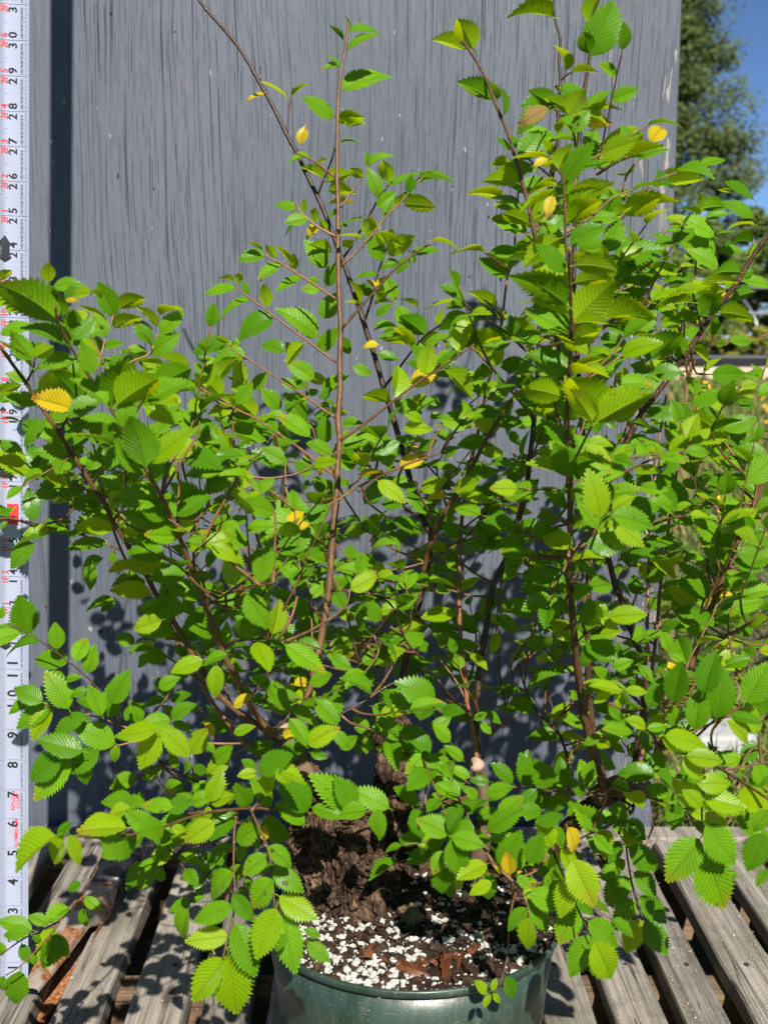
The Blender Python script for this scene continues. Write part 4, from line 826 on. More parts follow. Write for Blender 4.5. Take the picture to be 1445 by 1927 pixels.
trace('J', .80, '''130 60 -30 -40 .5 y .62;140 290 0 30 .45 y .62;150 300 525 60 .45 y .62;170 240 240 60 .5 y .62;40 500 180 440 .4;290 290 440 200 .5 y;820 930 730 740 .6;720 950 640 820 .5;850 960 990 870 .6;950 1165 1080 1060 .65;850 1000 1075 1040 .35 y .76;720 1000 690 950 .3 y .76;840 460 1130 550 .35 y .76;700 530 840 400 .5 y .76;620 560 610 460 .4 y .76;860 460 1110 350 .4 y .76;1230 620 1055 590 .5;1180 500 1370 470 .6;1210 430 1250 350 .6;1140 450 870 140 .45 y;1140 130 1360 60 .4 y;1110 360 1340 250 .5;1350 1110 1070 1010 .6 o .74;1200 1230 960 1060 .5 o .76;1120 1370 960 1180 .6 o .76;1210 1280 1445 1350 .5 o .74;1180 1340 1400 1400 .5 g .74;1130 1470 1340 1600 .6 g .76;1050 1640 1330 1780 .6 g .78;1000 1630 820 1360 .45 g .78;740 1200 560 1190 .5;600 1210 400 1290 .5;560 1330 780 1440 .4 y;890 1690 730 1560 .6 y;910 1740 810 1690 .5;1330 1620 1220 1600 .5 y;180 1030 140 700 .45 y .62;270 970 410 850 .5 y .62;260 1000 570 1060 .5 g .62;160 1100 40 930 .45 g .64;180 1110 385 1250 .5 g .66;240 1770 510 1740 .5 y .68;230 1750 120 1650 .4 y .68;180 1780 310 1860 .6 y .68;10 640 240 600 .5 g .72;60 500 250 580 .45 y .7;430 300 560 310 .5 o .82;300 340 220 290 .5;440 500 250 560 .6;350 750 480 820 .6''')
trace('H', .64, '''350 500 5 170 .5 o .62;400 200 690 160 .45 y .62;330 200 220 170 .6 y .62;400 330 640 260 .5 y .63;400 620 690 310 .6 y .64;370 700 60 540 .45 g .66;410 640 640 580 .4 y .66;380 980 70 840 .5 g .7;360 1150 0 1070 .4 g .72;390 800 600 620 .5 y .68;400 980 610 870 .4 y .7;330 1020 130 920 .6 g .74;500 740 560 680 .5 g .74;600 740 810 790 .5 g .74;650 600 1020 500 .5 y .72;660 600 630 480 .4 y .72;950 720 830 700 .4 y .76;930 830 1030 740 .55 y .76;950 870 790 790 .5 o .78;990 900 1200 680 .7 o .78;540 1380 400 1100 .4 y .62;560 1380 430 960 .5 y .62;570 1390 950 1140 .5 y .62;1000 1000 1210 990 .65 g .8;1000 1010 910 1060 .5 g .8;440 1700 210 1350 .45 g .68;380 1790 260 1560 .45 g .68;410 1740 660 1720 .5 g .68;480 1560 680 1680 .5 y .66;500 1550 690 1530 .4 y .66;280 1440 120 1410 .4 g .74;320 1160 370 1380 .5 g .74''')

# ------------------------------------------------------------------ elm: trunks and shoots
TBASE = Vector(at(690, 1700, .80)); TBASE.z = SZ
elm = empty('elm_tree', TBASE); tag(elm, 'bushy potted elm with thick gnarled trunks and serrated bright green leaves', 'potted tree')
def P4(px, py, D, rpx):
    p = at(px, py, D); return (p.x, p.y, p.z, rpx / F * D)
def bark_bump(amp, fr):
    def g(p, d, r, t, an):
        s0 = p + d * r
        q = s0 + noise.noise_vector(s0 * 38) * .010
        e = Vector((q.x, q.y, q.z * .45)) * fr
        a = 1 - abs(noise.noise(e)) * 2.4; a = max(0, a) ** 1.4
        b = 1 - abs(noise.noise(e * 2.1 + Vector((3, 7, 1)))) * 2.4; b = max(0, b)
        h = noise.noise(e * 5)
        st = noise.noise(e * .6 + Vector((9, 2, 4))); st = math.floor(st * 5) / 5
        c = noise.noise(s0 * fr * .22)
        return r * (1 + amp * (-.75 * a - .40 * b + .18 * h + .55 * st + .20) + amp * .55 * c)
    return g
def trunk(name, pts, sides, n, amp, fr, mat):
    mb = MB(); tube(mb, catmull(pts, n), sides, True, bark_bump(amp, fr)); return mb.build(name, M[mat], elm, True)
trunk('trunk', [P4(672, 1760, .80, 118), P4(662, 1700, .80, 104), P4(645, 1640, .80, 98), P4(628, 1580, .80, 92), P4(606, 1530, .80, 74), P4(585, 1490, .80, 48), P4(566, 1455, .795, 33)], 300, 60, .27, 150, 'bark')
trunk('trunk', [P4(566, 1462, .795, 31), P4(556, 1430, .795, 29), P4(546, 1402, .79, 28), P4(540, 1384, .79, 25)], 40, 6, .10, 60, 'bark_smooth')
trunk('trunk', [P4(770, 1700, .86, 70), P4(758, 1620, .86, 56), P4(745, 1540, .86, 42), P4(738, 1470, .86, 38), P4(745, 1410, .865, 38), P4(735, 1350, .87, 34), P4(722, 1318, .87, 20)], 170, 40, .30, 160, 'bark')
trunk('root', [P4(700, 1650, .79, 20), P4(712, 1700, .772, 17), P4(724, 1738, .768, 12), P4(740, 1765, .772, 6)], 60, 14, .35, 170, 'bark')
trunk('root', [P4(790, 1640, .85, 34), P4(850, 1680, .83, 22), P4(905, 1720, .82, 10)], 36, 8, .35, 120, 'bark')
trunk('root', [P4(600, 1680, .79, 30), P4(575, 1720, .785, 26), P4(560, 1760, .785, 14)], 60, 14, .3, 150, 'bark')
trunk('trunk', [P4(880, 1690, .83, 20), P4(905, 1600, .83, 17), P4(912, 1520, .83, 15), P4(905, 1470, .83, 14), P4(897, 1441, .825, 14)], 32, 8, .12, 100, 'bark_smooth')
trunk('trunk', [P4(830, 1690, .85, 32), P4(940, 1640, .85, 24), P4(1040, 1590, .84, 20), P4(1090, 1540, .835, 18), P4(1130, 1505, .83, 20), P4(1165, 1494, .82, 22)], 40, 8, .30, 90, 'bark')
trunk('branch_stub', [P4(1120, 1500, .83, 22), P4(1165, 1480, .82, 25), P4(1205, 1482, .81, 24), P4(1215, 1490, .805, 21)], 40, 6, .2, 90, 'bark_smooth')
def cut(p, nrm, r):
    mb = MB(); n = Vector(nrm).normalized(); a = n.orthogonal().normalized(); b = n.cross(a); v = [p + n * .0012]; 
    for (q, h) in ((.45, .0014), (.85, .0008), (1.0, -.0012)):
        for k in range(20):
            an = 6.2832 * k / 20; rr = r * q * (1 + .08 * math.sin(3 * an + q)); v.append(p + a * math.cos(an) * rr + b * math.sin(an) * rr + n * h)
    f = [(0, 1 + k, 1 + (k + 1) % 20) for k in range(20)] + [(1 + j * 20 + k, 21 + j * 20 + k, 21 + j * 20 + (k + 1) % 20, 1 + j * 20 + (k + 1) % 20) for j in (0, 1) for k in range(20)]
    mb.add(v, f); return mb.build('cut_end', M['cut'], elm, True)
cut(at(897, 1439, .822), (-.1, -1, .45), 14.5 / F * .82); cut(at(532, 1375, .785), (-.3, -.45, 1), 22 / F * .785)
q = cut(at(1213, 1488, .803), (.5, -.9, .0), 22 / F * .8); q.data.materials[0] = M['bark_smooth']

ANCH = []   # anchor points along the shoots
def shoot(pts, mat='stem', name='branch', n=6, sides=8):
    P = [P4(*q) for q in pts]; c = catmull(P, n)
    c = [(x, y, z, r * (1.0 + (.22 if i % 9 == 0 else 0))) for i, (x, y, z, r) in enumerate(c)]
    mb = MB(); tube(mb, c, sides); o = mb.build(name, M[mat], elm, True)
    for q in c[::2]: ANCH.append((Vector(q[:3]), q[3]))
    return o
def px_line(s, d0, d1, r0, r1):
    a = [float(x) for x in s.replace(',', ' ').split()]; pts = list(zip(a[::2], a[1::2])); n = len(pts)
    acc = [0]
    for i in range(1, n): acc.append(acc[-1] + math.dist(pts[i], pts[i - 1]))
    return [(p[0], p[1], d0 + (d1 - d0) * acc[i] / acc[-1], r0 + (r1 - r0) * acc[i] / acc[-1]) for i, p in enumerate(pts)]
ra_ = random.Random(4242)
def auto_leaves(pts, keep, ymin, frac, smin=.017, smax=.027):
    c = catmull([P4(*q) for q in pts], 8); acc = 0; sgn = 1; n = int(len(c) * frac)
    for i in range(1, n):
        a = Vector(c[i - 1][:3]); b = Vector(c[i][:3]); acc += (b - a).length
        if acc < .0125: continue
        acc = 0; sgn = -sgn
        if ra_.random() > keep: continue
        X, Y = proj(b)
        if Y < ymin: continue
        ax_ = (a - b).normalized(); sd_ = ax_.cross((CAM - b).normalized()); sd_ = sd_.normalized() if sd_.length > .1 else Vector((1, 0, 0))
        L = ra_.uniform(smin, smax); d_ = (ax_ * ra_.uniform(.2, .8) + sd_ * sgn * ra_.uniform(.5, 1) + Vector((ra_.gauss(0, .3), ra_.gauss(0, .4), ra_.gauss(.05, .25)))).normalized()
        b2 = b + d_ * .003; k = 'y' if ra_.random() < (.5 if Y < 720 else .25) else 'g'
        add_leaf(b2, b2 + d_ * L, face_of(ra_.choice([.3, .4, .45, .5, .6]), Y, k), k, 120)
def B_(s, d0, d1, r0, r1, m='stem', keep=0.0, ymin=0, frac=.7):
    p = px_line(s, d0, d1, r0, r1)
    if keep: auto_leaves(p, keep, ymin, frac, .016, .028)
    return shoot(p, m)
# (top first)
B_('360 -30 375 0 402 33 440 76 465 113 489 156 512 197 539 252 557 284 574 321 597 369 614 408 634 461 650 504 667 554 682 599 692 631 705 670 720 722 735 771 747 811 760 854 772 903 797 980 812 1014 800 1080 775 1190 745 1330', .96, .86, 2.6, 7.0, 'stem_dark')
B_('655 40 654 60 649 97 641 139 636 189 635 249 634 334 636 388 636 473 638 560 641 617 639 684 640 729 636 789 639 828 634 893 635 910 626 1009 619 1109 604 1204 589 1271 577 1318 562 1360 548 1400', .91, .79, 2.2, 8.2)
B_('104 575 110 607 139 662 174 717 212 774 244 829 271 876 294 916 324 977 349 1040 360 1072 382 1124 410 1204 427 1244 450 1291 472 1330 486 1350 507 1374 530 1392', .58, .785, 2.6, 6.5, 'stem', keep=.85, ymin=600)
B_('-30 620 0 652 25 687 50 722 75 761 112 816 139 859 172 911 199 953 212 980 237 1020 249 1040 274 1079 294 1119 330 1175 367 1242 400 1295 424 1320 454 1344 484 1364 512 1384 535 1400', .70, .785, 3.2, 6.8, keep=.85, ymin=600)
B_('70 715 120 780 137 845 170 905 192 925 199 947 227 967 239 987 249 1005 262 1042 300 1130 350 1240 420 1350 500 1440', .88, .82, 2.0, 4.0, 'stem_red', keep=.7, ymin=600)
B_('160 790 164 809 177 841 189 898 199 948 230 1040 290 1150', .86, .82, 1.8, 3.2, 'stem_red', keep=.7, ymin=600)
B_('870 75 877 85 897 115 915 150 932 194 950 237 959 259 967 289 977 319 987 359 997 399 1012 471 1022 520 1047 637 1060 700 1066 800 1074 900 1072 985', .74, .76, 2.4, 5.5, keep=.85, ymin=200)
B_('1120 -120 1105 -80 1082 -50 1058 -20 1043 0 1045 37 1054 72 1052 112 1054 150 1050 212 1049 274 1039 334 1034 404 1028 461 1020 520 1015 624 1010 736 1004 799 997 861 991 915 974 987 954 1047 929 1099 915 1180 900 1280 897 1370 900 1430', .88, .83, 2.0, 6.5, 'stem_dark', keep=.8, ymin=250)
B_('1220 -430 1200 -320 1168 -200 1136 -90 1113 45 1109 112 1101 162 1096 207 1090 264 1085 316 1082 400 1080 520 1085 640 1095 800 1112 907 1122 957 1132 1011 1145 1051 1157 1099 1172 1134 1182 1170 1195 1205 1210 1245 1215 1300 1200 1400 1190 1480', .88, .84, 2.0, 6.5, 'stem_dark', keep=.9, ymin=180)
B_('1044 311 1059 336 1062 389 1065 463 1075 540 1075 586 1073 640', .66, .68, 2.0, 3.5, keep=1, ymin=100, frac=1)
B_('1071 234 1080 254 1086 300', .7, .74, 2.0, 3.0)
B_('1072 470 1072 500 1074 575 1076 624 1073 674 1070 724 1066 799 1070 874 1072 923 1073 985 1072 1050 1074 1112 1079 1175 1084 1237 1092 1299 1099 1349 1112 1399 1124 1449 1132 1469 1140 1492', .62, .82, 3.0, 8.5, keep=.95, ymin=470)
B_('1254 740 1242 815 1234 879 1229 944 1224 1006 1221 1069 1218 1143 1218 1200 1217 1245 1210 1330 1200 1440', .93, .86, 2.2, 4.5, 'stem_red', keep=.75, ymin=100)
B_('1300 680 1292 735 1284 807 1277 860 1267 932 1259 982 1252 1044 1244 1094 1237 1168 1234 1200 1228 1252 1215 1360 1202 1460', .95, .86, 2.0, 4.5, 'stem_red', keep=.7, ymin=100)
B_('1475 400 1445 442 1416 482 1379 542 1354 574 1324 616 1299 654 1277 684 1259 709 1224 756 1205 780 1165 860 1130 950 1110 1060 1105 1200 1115 1380 1140 1480', .80, .86, 4.2, 7.0, 'stem_dark', keep=.6, ymin=100)
B_('1470 830 1445 887 1431 919 1416 957 1401 989 1384 1026 1371 1064 1356 1101 1341 1138 1324 1173 1317 1202 1302 1245 1280 1310 1250 1390 1220 1450 1185 1490', .76, .81, 5.2, 7.5, keep=.55, ymin=100)
B_('1390 1015 1362 1070 1340 1112 1325 1150', .74, .77, 2.6, 3.2)
B_('970 430 966 485 954 525 944 605 931 667 917 729 904 786 896 830 880 890 872 950 868 992 864 1074 864 1162 869 1224 877 1299 879 1330 889 1367 896 1417 898 1440', .90, .825, 2.0, 5.0, 'stem_red', keep=.55, ymin=500)
B_('977 730 949 772 924 811 897 861 874 904 842 957 814 1015 795 1080', .80, .85, 3.0, 5.0, keep=.5, ymin=500)
def T_(t, s, d0, d1, r0=1.5, r1=2.4, m='stem_red'):
    q = [(*px_of(t, a[0], a[1]), a[2], a[3]) for a in px_line(s, d0, d1, r0, r1)]
    q = [(a, b, c + s2shift(t, b, c), d) for (a, b, c, d) in q]
    auto_leaves(q, {'A': .15, 'B': .35, 'C': .6, 'D': .7, 'Fq': .3, 'V': .15, 'X': .2, 'Z': .2, 'U': .15, 'S': .35, 'E': .5}.get(t, .6), 120, .85)
    return shoot(q, m, 'twig', 5, 6)
T_('A', '860 1150 980 1200 1080 1270 1170 1340', .79, .77); T_('A', '870 1530 900 1590 960 1650 1050 1720 1175 1785', .77, .77)
T_('Fq', '635 215 670 260 770 310 920 405 1050 490 1180 575', .78, .775); T_('Fq', '420 470 450 510 530 570 690 690 900 845 1040 950 1175 1050', .77, .78)
T_('Fq', '350 920 430 980 500 1020 700 1150 900 1280 1040 1380 1175 1475', .77, .785); T_('Fq', '150 1240 190 1270 310 1330 430 1410 560 1470 690 1560 830 1650 1000 1780 1165 1900', .75, .79, 1.8, 3)
T_('L', '-300 -110 -140 -60 0 -20 160 20 330 45 480 130 600 215 700 270 860 400 1000 510 1130 610', .76, .79, 1.8, 3, 'stem')
T_('B', '400 400 330 530 240 655 165 760', .77, .765, 1.5, 2.4, 'stem'); T_('B', '790 530 740 580 620 720 500 840 400 970 260 1120 170 1200', .76, .765, 1.6, 2.8, 'stem'); T_('B', '850 1040 800 1060 700 1130 550 1250 430 1390 300 1530 180 1670', .75, .77, 1.6, 2.8, 'stem')
T_('B', '545 1000 500 1100 450 1250 400 1450 350 1610', .80, .86, 1.5, 2.4, 'stem_dark'); T_('B', '530 585 450 700 370 840 260 1030 180 1150', .8, .86, 1.5, 2.4, 'stem_dark'); T_('A', '1170 1100 1130 1230 1030 1480', .84, .86, 1.5, 2, 'stem_dark'); T_('A', '830 735 815 860 805 1010', .86, .86, 1.6, 2, 'stem_dark'); T_('A', '605 500 603 620', .86, .86, 1.4, 1.8, 'stem_dark')
T_('G', '610 515 480 610 400 700 270 870 170 1000', .80, .86, 1.6, 2.6, 'stem_dark'); T_('G', '850 670 790 720 600 850 430 960 270 1080 130 1190 0 1290 -160 1400', .77, .79, 1.6, 3, 'stem'); T_('G', '680 1460 640 1480 400 1560 200 1640 0 1740 -170 1830', .78, .79, 1.6, 3, 'stem')
T_('G', '830 690 1000 870 1150 1050 1280 1210', .79, .82, 1.6, 2.6); T_('G', '770 360 880 440 1000 520 1100 590 1280 760 1400 900', .80, .82, 1.6, 2.6, 'stem_dark'); T_('G', '940 340 1000 400 1060 460', .88, .89, 1.2, 1.8)
T_('B', '1250 1100 1330 1160 1440 1245', .85, .89, 1.4, 2.2); T_('C', '590 1500 660 1550 740 1600 830 1690 920 1780', .82, .82, 1.4, 2.2); T_('C', '740 1740 840 1850', .78, .76, 1.4, 2); T_('C', '780 1200 860 1260 960 1340', .76, .8, 1.4, 2.2, 'stem_dark'); T_('C', '1110 540 1060 570 1030 600', .77, .8, 1.4, 2); T_('C', '930 810 970 820 1000 840', .71, .78, 1.4, 2)
T_('D', '660 800 560 900 460 1030 300 1130 150 1230', .75, .77, 1.6, 2.8, 'stem'); T_('D', '480 580 400 625 250 715', .75, .77, 1.6, 2.4); T_('D', '690 1350 640 1390 500 1500 370 1590', .75, .77, 1.5, 2.4, 'stem_dark'); T_('D', '560 1740 350 1820 220 1910', .75, .77, 1.6, 2.8)
T_('D', '965 1560 1000 1700 1050 1900', .79, .81, 1.8, 2.6, 'stem_dark'); T_('D', '1040 1000 1010 1130 1000 1400 990 1600', .83, .82, 1.4, 2.2); T_('D', '1440 1210 1390 1330', .80, .8, 1.5, 2.2)
T_('E', '1215 925 1170 990 1060 1130 970 1310', .61, .64, 1.8, 2.6, 'stem'); T_('E', '915 1370 870 1450 780 1590 700 1730', .66, .74, 1.6, 2.4, 'stem'); T_('E', '670 1010 600 1100 530 1200 445 1340', .69, .72, 1.6, 2.6, 'stem_dark'); T_('E', '265 770 250 860 200 960', .70, .71, 1.6, 2.4, 'stem'); T_('E', '860 450 800 620 770 730 730 870', .92, .9, 1.4, 2.2); T_('E', '1190 590 1130 740 1000 800 860 900', .92, .9, 1.4, 2.2)
T_('K', '0 305 60 300 200 325 330 360 540 410 640 435 900 540', .81, .8, 1.4, 2.4); T_('K', '440 125 560 170 740 250 900 330', .81, .8, 1.4, 2.2); T_('E', '-20 1620 150 1620 320 1670 480 1700 650 1770 930 1870', .81, .8, 1.3, 2.2)
T_('K', '60 1100 130 1130 320 1240 510 1380 620 1470 720 1570 820 1710 930 1870 1100 2050 1300 2200 1500 2300', .78, .79, 1.4, 2.6, 'stem_dark'); T_('Q', '270 480 390 515 520 530 650 580 770 610 900 660 1100 730', .74, .76, 1.3, 2.2); T_('Q', '480 930 540 900 640 855 750 855 900 815 1060 780 1300 770 1600 800 1900 800', .74, .78, 1.4, 2.4); T_('Q', '1130 960 1200 1080 1270 1160 1400 1240', .74, .77, 1.6, 2.2, 'stem_dark')
T_('L', '640 700 645 850 650 1100 660 1400 650 1850', .72, .79, 1.6, 2.8); T_('L', '300 550 200 640 110 710', .64, .68, 1.6, 2.2, 'stem'); T_('L', '700 950 470 1000 340 1040 210 1115', .66, .71, 1.5, 2.4, 'stem'); T_('L', '800 1390 640 1375 450 1385 330 1420', .68, .72, 1.5, 2.4, 'stem_dark')
T_('J', '950 420 840 460 700 530 520 600 400 660 260 740 100 830', .76, .80, 1.6, 2.8, 'stem'); T_('J', '860 1010 700 1030 530 1100 380 1180 240 1260', .76, .82, 1.5, 2.4, 'stem'); T_('J', '1120 450 1240 620 1350 780', .78, .77, 1.5, 2.4)
T_('H', '640 1210 620 1240 540 1400 440 1600 360 1760 350 1850', .62, .69, 1.8, 3.0, 'stem'); T_('J', '380 960 280 985 200 1040 100 1130 0 1260 -50 1330', .62, .72, 1.8, 2.8, 'stem'); T_('O', '920 510 790 590 720 680', .68, .74, 1.6, 2.4, 'stem'); T_('H', '690 600 600 680 500 780 400 900', .72, .73, 1.5, 2.6); T_('H', '730 370 560 520 390 700', .70, .7, 1.3, 2.2)
T_('P', '860 620 700 650 530 690 410 730', .66, .69, 1.6, 2.4); T_('P', '1460 580 1280 660 1100 770 930 850 760 930', .66, .68, 1.8, 2.8); T_('P', '220 650 400 730 520 830 600 960 560 1150', .67, .75, 2.8, 4, 'stem'); T_('P', '1460 1390 1200 1220 980 1100 740 1020 500 920 330 895 200 920', .62, .78, 2.8, 3.0, 'stem'); T_('P', '1460 1100 1300 1130 1110 1165', .64, .63, 1.6, 2.2, 'stem'); T_('P', '1090 180 1350 20', .74, .7, 2.5, 2.5, 'stem')
T_('U', '-2000 1180 -1700 1190 -1370 1120 -1170 1050 -980 1000 -680 970 -450 985 -260 1010 0 1012 200 1000 400 980 600 950 900 905 1000 860', .56, .82, 2.6, 3.4, 'stem')
T_('V', '885 935 885 900 870 680 850 530 810 380 750 250 690 120', .61, .67, 1.8, 2.4, 'stem'); T_('V', '450 1375 500 1150 540 1000 550 800 540 600 545 300 560 180', .61, .67, 1.8, 2.4, 'stem'); T_('V', '160 960 180 880 290 710 390 560 520 380', .71, .74, 1.2, 1.8, 'stem_dark'); T_('V', '0 510 200 430 500 330 700 260', .7, .74, 1.5, 2.2, 'stem_dark')
T_('X', '0 1095 150 990 270 930 400 860 540 680 620 550 720 350 800 250', .70, .74, 1.6, 2.6, 'stem_dark'); T_('X', '40 1225 150 1150 330 960 400 860', .69, .70, 1.4, 2.2); T_('X', '540 680 535 790', .7, .7, 1.2, 1.6, 'stem_dark')
T_('Z', '640 860 600 720 570 600 540 400 540 200 560 120', .73, .78, 1.6, 2.2, 'stem_dark'); T_('Z', '610 530 660 390 720 230 740 180', .76, .80, 1.3, 1.8); T_('Z', '330 985 290 920 230 790 130 560 60 400 0 300', .64, .70, 1.6, 2.2, 'stem_dark'); T_('Z', '1050 420 1025 280 1020 100 1000 -20', .62, .64, 1.6, 2.4); T_('W', '800 820 930 720 1070 650 1300 540 1340 440', .68, .8, 2.0, 3.0, 'stem_dark')
T_('W', '260 290 380 320 600 345 900 375 1140 400', .76, .8, 1.8, 3, 'stem'); T_('W', '230 830 240 870 300 950 400 1000 500 1000 620 940 700 800', .65, .72, 1.8, 2.4); T_('W', '310 1870 330 1800 380 1600 390 1420 420 1200 470 1050', .665, .66, 1.3, 1.8); T_('W', '550 1300 520 1180 480 1090', .65, .66, 1.2, 1.6)
T_('U', '480 560 660 570 800 650 980 790', .74, .78, 1.3, 2.2); T_('U', '0 260 200 150 330 60 450 0', .74, .76, 1.6, 2.2, 'stem_dark'); T_('U', '740 0 850 140 950 210', .78, .82, 2.2, 3, 'stem_dark'); T_('N', '0 860 120 890 240 980 330 1220 460 1370', .8, .82, 1.6, 2.6, 'stem_dark'); T_('N', '250 980 120 1150 0 1330 -40 1500', .78, .8, 2, 2.8, 'stem_dark'); T_('N', '390 0 440 120 490 220 570 390', .79, .83, 1.5, 2.6); T_('N', '1080 190 900 280 770 380', .85, .84, 1.3, 2, 'stem_dark')
T_('O', '250 800 240 1000 180 1200 100 1350', .86, .86, 1.2, 1.8); T_('O', '300 800 360 1000 450 1170 560 1270 620 1350 690 1560', .85, .84, 1.8, 3, 'stem_dark'); T_('O', '560 1270 700 1100 770 1180', .82, .8, 1.2, 2)

# interior leaves on small side twigs, thick where the photograph is leafy
DENS = {4: '17-18:2', 5: '17-19:2', 6: '16-19:3', 7: '16-20:4', 8: '16-20:4 21-23:3', 9: '0-2:2 16-20:5 21-22:5', 10: '0-2:2 14-20:4 20-23:6', 11: '0-4:3 6-7:1 14-19:4 20-23:6', 12: '0-5:4 6-9:3 12-14:2 15-20:5 21-23:6', 13: '1-9:5 10-13:3 14-16:3 17-23:6', 14: '0-1:2 2-10:6 11-15:5 16-23:6',
        15: '1-1:2 2-10:6 11-14:6 15-15:3 16-23:6', 16: '0-0:2 3-15:7 16-23:6', 17: '2-2:1 4-14:8 15-15:4 16-23:6', 18: '0-0:2 4-14:7 15-16:4 17-23:7', 19: '0-0:2 5-13:8 14-23:6', 20: '1-3:2 5-13:8 14-15:4 16-23:6', 21: '1-3:3 5-14:7 15-16:2 17-22:6',
        22: '1-2:2 3-8:5 9-14:5 15-15:2 16-16:2 17-23:5', 23: '3-3:2 4-8:4 11-14:4 17-23:5', 24: '5-8:4 12-12:2 14-16:2 17-22:4', 25: '3-7:4 13-17:4 20-22:4', 26: '4-7:3 13-17:4 21-22:2', 27: '7-8:2 15-17:3'}
dens = np.zeros((33, 25))
for r_, s in DENS.items():
    for e in s.split():
        a, b = e.split(':'); c0, c1 = map(int, a.split('-')); dens[r_, c0:c1 + 1] = int(b)
dens[8:12, 22:24] = 1; dens[8:13, 14:16] = 1; dens[17:25, 0:5] = 0; dens[18:24, 5:7] *= .55; dens[20:26, 15:17] *= .45; dens[8:13, 0:6] *= .8
APX = np.array([proj(a[0]) for a in ANCH]); AW = [a[0] for a in ANCH]
rf = random.Random(99); tw = MB()
for r_ in range(33):
    for c in range(25):
        cnt = dens[r_, c] * .31
        k = int(cnt) + (1 if rf.random() < cnt - int(cnt) else 0)
        for _ in range(k):
            x0 = (c + rf.random()) * 60; y0 = (r_ + rf.random()) * 60
            d2 = (APX[:, 0] - x0) ** 2 + (APX[:, 1] - (y0 + 30)) ** 2
            near = np.argsort(d2)[:26]; ai = near[rf.randrange(len(near))]
            A = AW[ai]; Da = A.y - CAM.y
            Dm = min(1.08, max(.68, Da + rf.uniform(-.03, .17)))
            S = at(x0, y0, Dm)
            out = Vector((S.x - .02, S.y - (PC.y), 0)); out = out.normalized() if out.length > .01 else Vector((1, 0, 0))
            dr = (out * .35 + (S - A).normalized() * 1.0 + Vector((rf.gauss(0, .35), rf.gauss(0, .3), rf.uniform(-.1, .55)))).normalized()
            if r_ > 22: dr = (dr + Vector((0, -.2, -.5))).normalized()
            nl = rf.randint(3, 5); step = rf.uniform(.012, .016); pts = []
            sag = Vector((0, 0, -rf.uniform(.0, .25)))
            p = S.copy(); d = dr.copy(); nodes = []
            for i in range(nl):
                nodes.append((p.copy(), d.copy())); d = (d + sag * .2).normalized(); p = p + d * step
            if (S - A).length < .10:
                m1 = A.lerp(S, .5) + Vector((rf.gauss(0, .002), rf.gauss(0, .002), -.001)) - dr * .002
                tube(tw, catmull([(*A, .0010), (*m1, .0009), (*S, .0007)] + [(*q[0], .0005) for q in nodes[1:]], 4), 5)
            else: tube(tw, [(*q[0], .0007) for q in nodes], 5)
            side = d.cross(Vector((0, 0, 1))); side = side.normalized() if side.length > .1 else Vector((1, 0, 0))
            for i, (q, dd) in enumerate(nodes):
                L = rf.uniform(.015, .026) * (.75 if i == nl - 1 else 1)
                sgn = 1 if i % 2 else -1
                ld = (dd * .75 + side * sgn * .8 + Vector((0, 0, rf.uniform(-.25, .2)))).normalized() if i < nl - 1 else dd
                kk = 'g' if rf.random() < (.84 if r_ > 12 else .5) else 'y'
                if rf.random() < .012: kk = 'Y'
                add_leaf(q, q + ld * L, rf.choice([.0, .3, .8, 1.4, 2.2]), kk, 0)
tag(tw.build('twigs', M['stem'], elm, True), None, None, None, 'stuff')
# a few leaves on the shoots above the frame: they throw the leaf shadows on the board
for (sx0, sy0) in ((1118, -105), (1212, -340)):
    for (dx, dy) in ((-34, -70), (26, -85), (75, -40), (-60, 10), (60, 40)):
        add_leaf(at(sx0 + dx * .1, sy0 + dy * .3, .88), at(sx0 + dx, sy0 + dy, .87), 1.2, 'g', -500)

LEAVES.sort(key=lambda e: -e[4])
NPART = 300
rlab = {'Y': 'yellow elm leaf with brown edges', 'b': 'tan withering elm leaf'}
for (m, kind, i, k, s) in LEAVES[:NPART]:
    o = link('leaf', leaf_mesh(kind, i, k), elm, None, m)
    if k in rlab: o['label'] = rlab[k]
Vs, Fs, Us, Ms, Rn = [], [], [], [], []; off = 0; order = ['leaf', 'lime', 'yellow', 'tan']
for (m, kind, i, k, s) in LEAVES[NPART:]:
    V, Fc, UVs = SH[kind][i]; A = np.array(m); W_ = V @ A[:3, :3].T + A[:3, 3]
    Vs.append(W_); Fs += [tuple(a + off for a in q) for q in Fc]; Us.append(np.array(UVs)); Ms += [order.index(MATS[k])] * len(Fc); Rn.append(np.full(len(V), rl.random())); off += len(V)
me = bpy.data.meshes.new('foliage'); me.from_pydata(np.concatenate(Vs).tolist(), [], Fs)
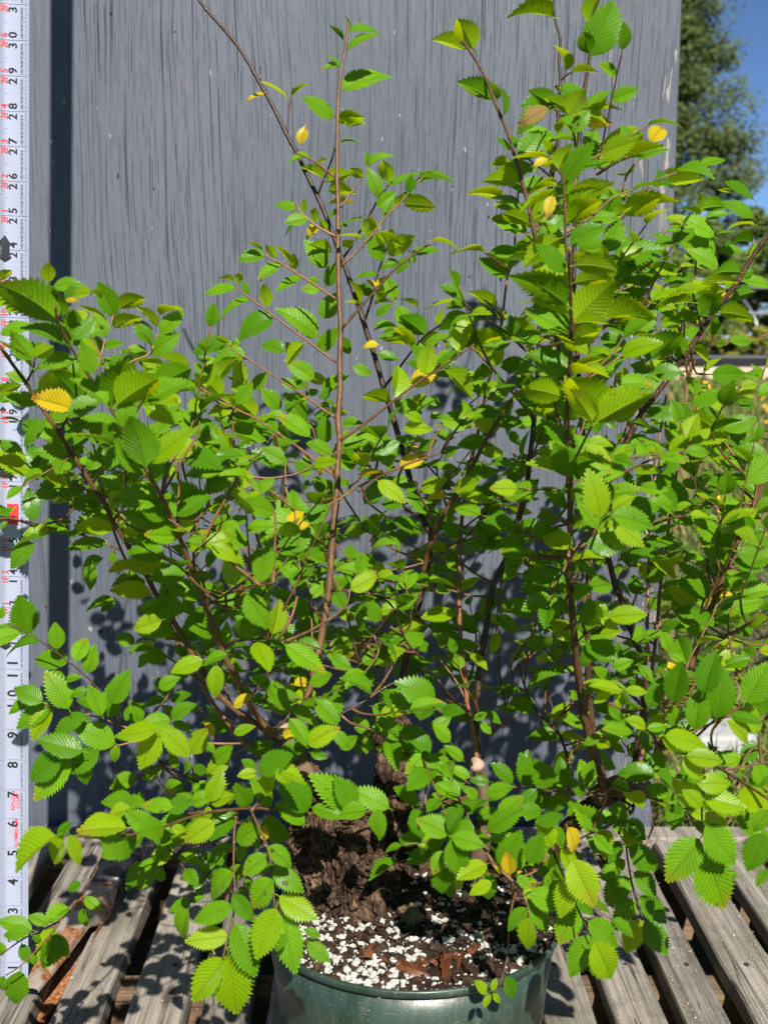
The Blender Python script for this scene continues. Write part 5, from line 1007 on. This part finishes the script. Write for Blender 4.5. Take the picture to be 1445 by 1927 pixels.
me.polygons.foreach_set('use_smooth', [True] * len(me.polygons))
for q in order: me.materials.append(M[q])
me.polygons.foreach_set('material_index', Ms)
ul = me.uv_layers.new(name='UVMap'); li = np.zeros(len(me.loops), int); me.loops.foreach_get('vertex_index', li); ul.data.foreach_set('uv', np.concatenate(Us)[li].ravel())
ra = me.attributes.new('rnd', 'FLOAT', 'POINT'); ra.data.foreach_set('value', np.concatenate(Rn))
tag(link('foliage', me, elm), None, None, None, 'stuff')
print('leaves', len(LEAVES))

# ------------------------------------------------------------------ dried leaves and bark chip on the soil
rd = random.Random(31)
spots = [(770, 1838), (800, 1850), (828, 1846), (856, 1850), (880, 1842), (700, 1812), (725, 1826), (690, 1798), (905, 1838), (842, 1828), (815, 1836), (660, 1822), (745, 1848), (870, 1826), (784, 1812), (930, 1818)]
spots += [(718, 1840), (890, 1852), (760, 1822), (838, 1812), (905, 1822), (792, 1836)]
for i, (x, y) in enumerate(spots):
    p = atz(x, y, SZ + .006); r = math.hypot(p.x - PC.x, p.y - PC.y)
    if r > .073: p = PC + (p - PC) * (.073 / r); 
    p.z = soil_h(p.x, p.y) + .003
    a = rd.uniform(0, 6.28); L = rd.uniform(.010, .017)
    m = Matrix.Translation(p) @ Matrix.Rotation(a, 4, 'Z') @ Matrix.Rotation(rd.uniform(-1.0, 1.0), 4, 'Y') @ Matrix.Rotation(rd.uniform(-.1, .7), 4, 'X') @ Matrix.Diagonal((L, L, L, 1))
    o = link('dried_leaf', leaf_mesh('curl', i % 6, 'd'), None, None, m)
    tag(o, 'curled brown dried leaf on the potting soil near the front rim', 'dried leaf', 'dried leaves on the potting soil')
p = atz(772, 1738, SZ + .008); p.z = soil_h(p.x, p.y) + .004
ch = bevel_box('bark_chip', .0135, .017, .005, .0012)
tag(link('bark_chip', ch, None, M['bark_smooth'], Matrix.Translation(p) @ Matrix.Rotation(.5, 4, 'Z') @ Matrix.Rotation(.35, 4, 'X')), 'square grey brown bark chip on the soil right of the trunk', 'bark chip')
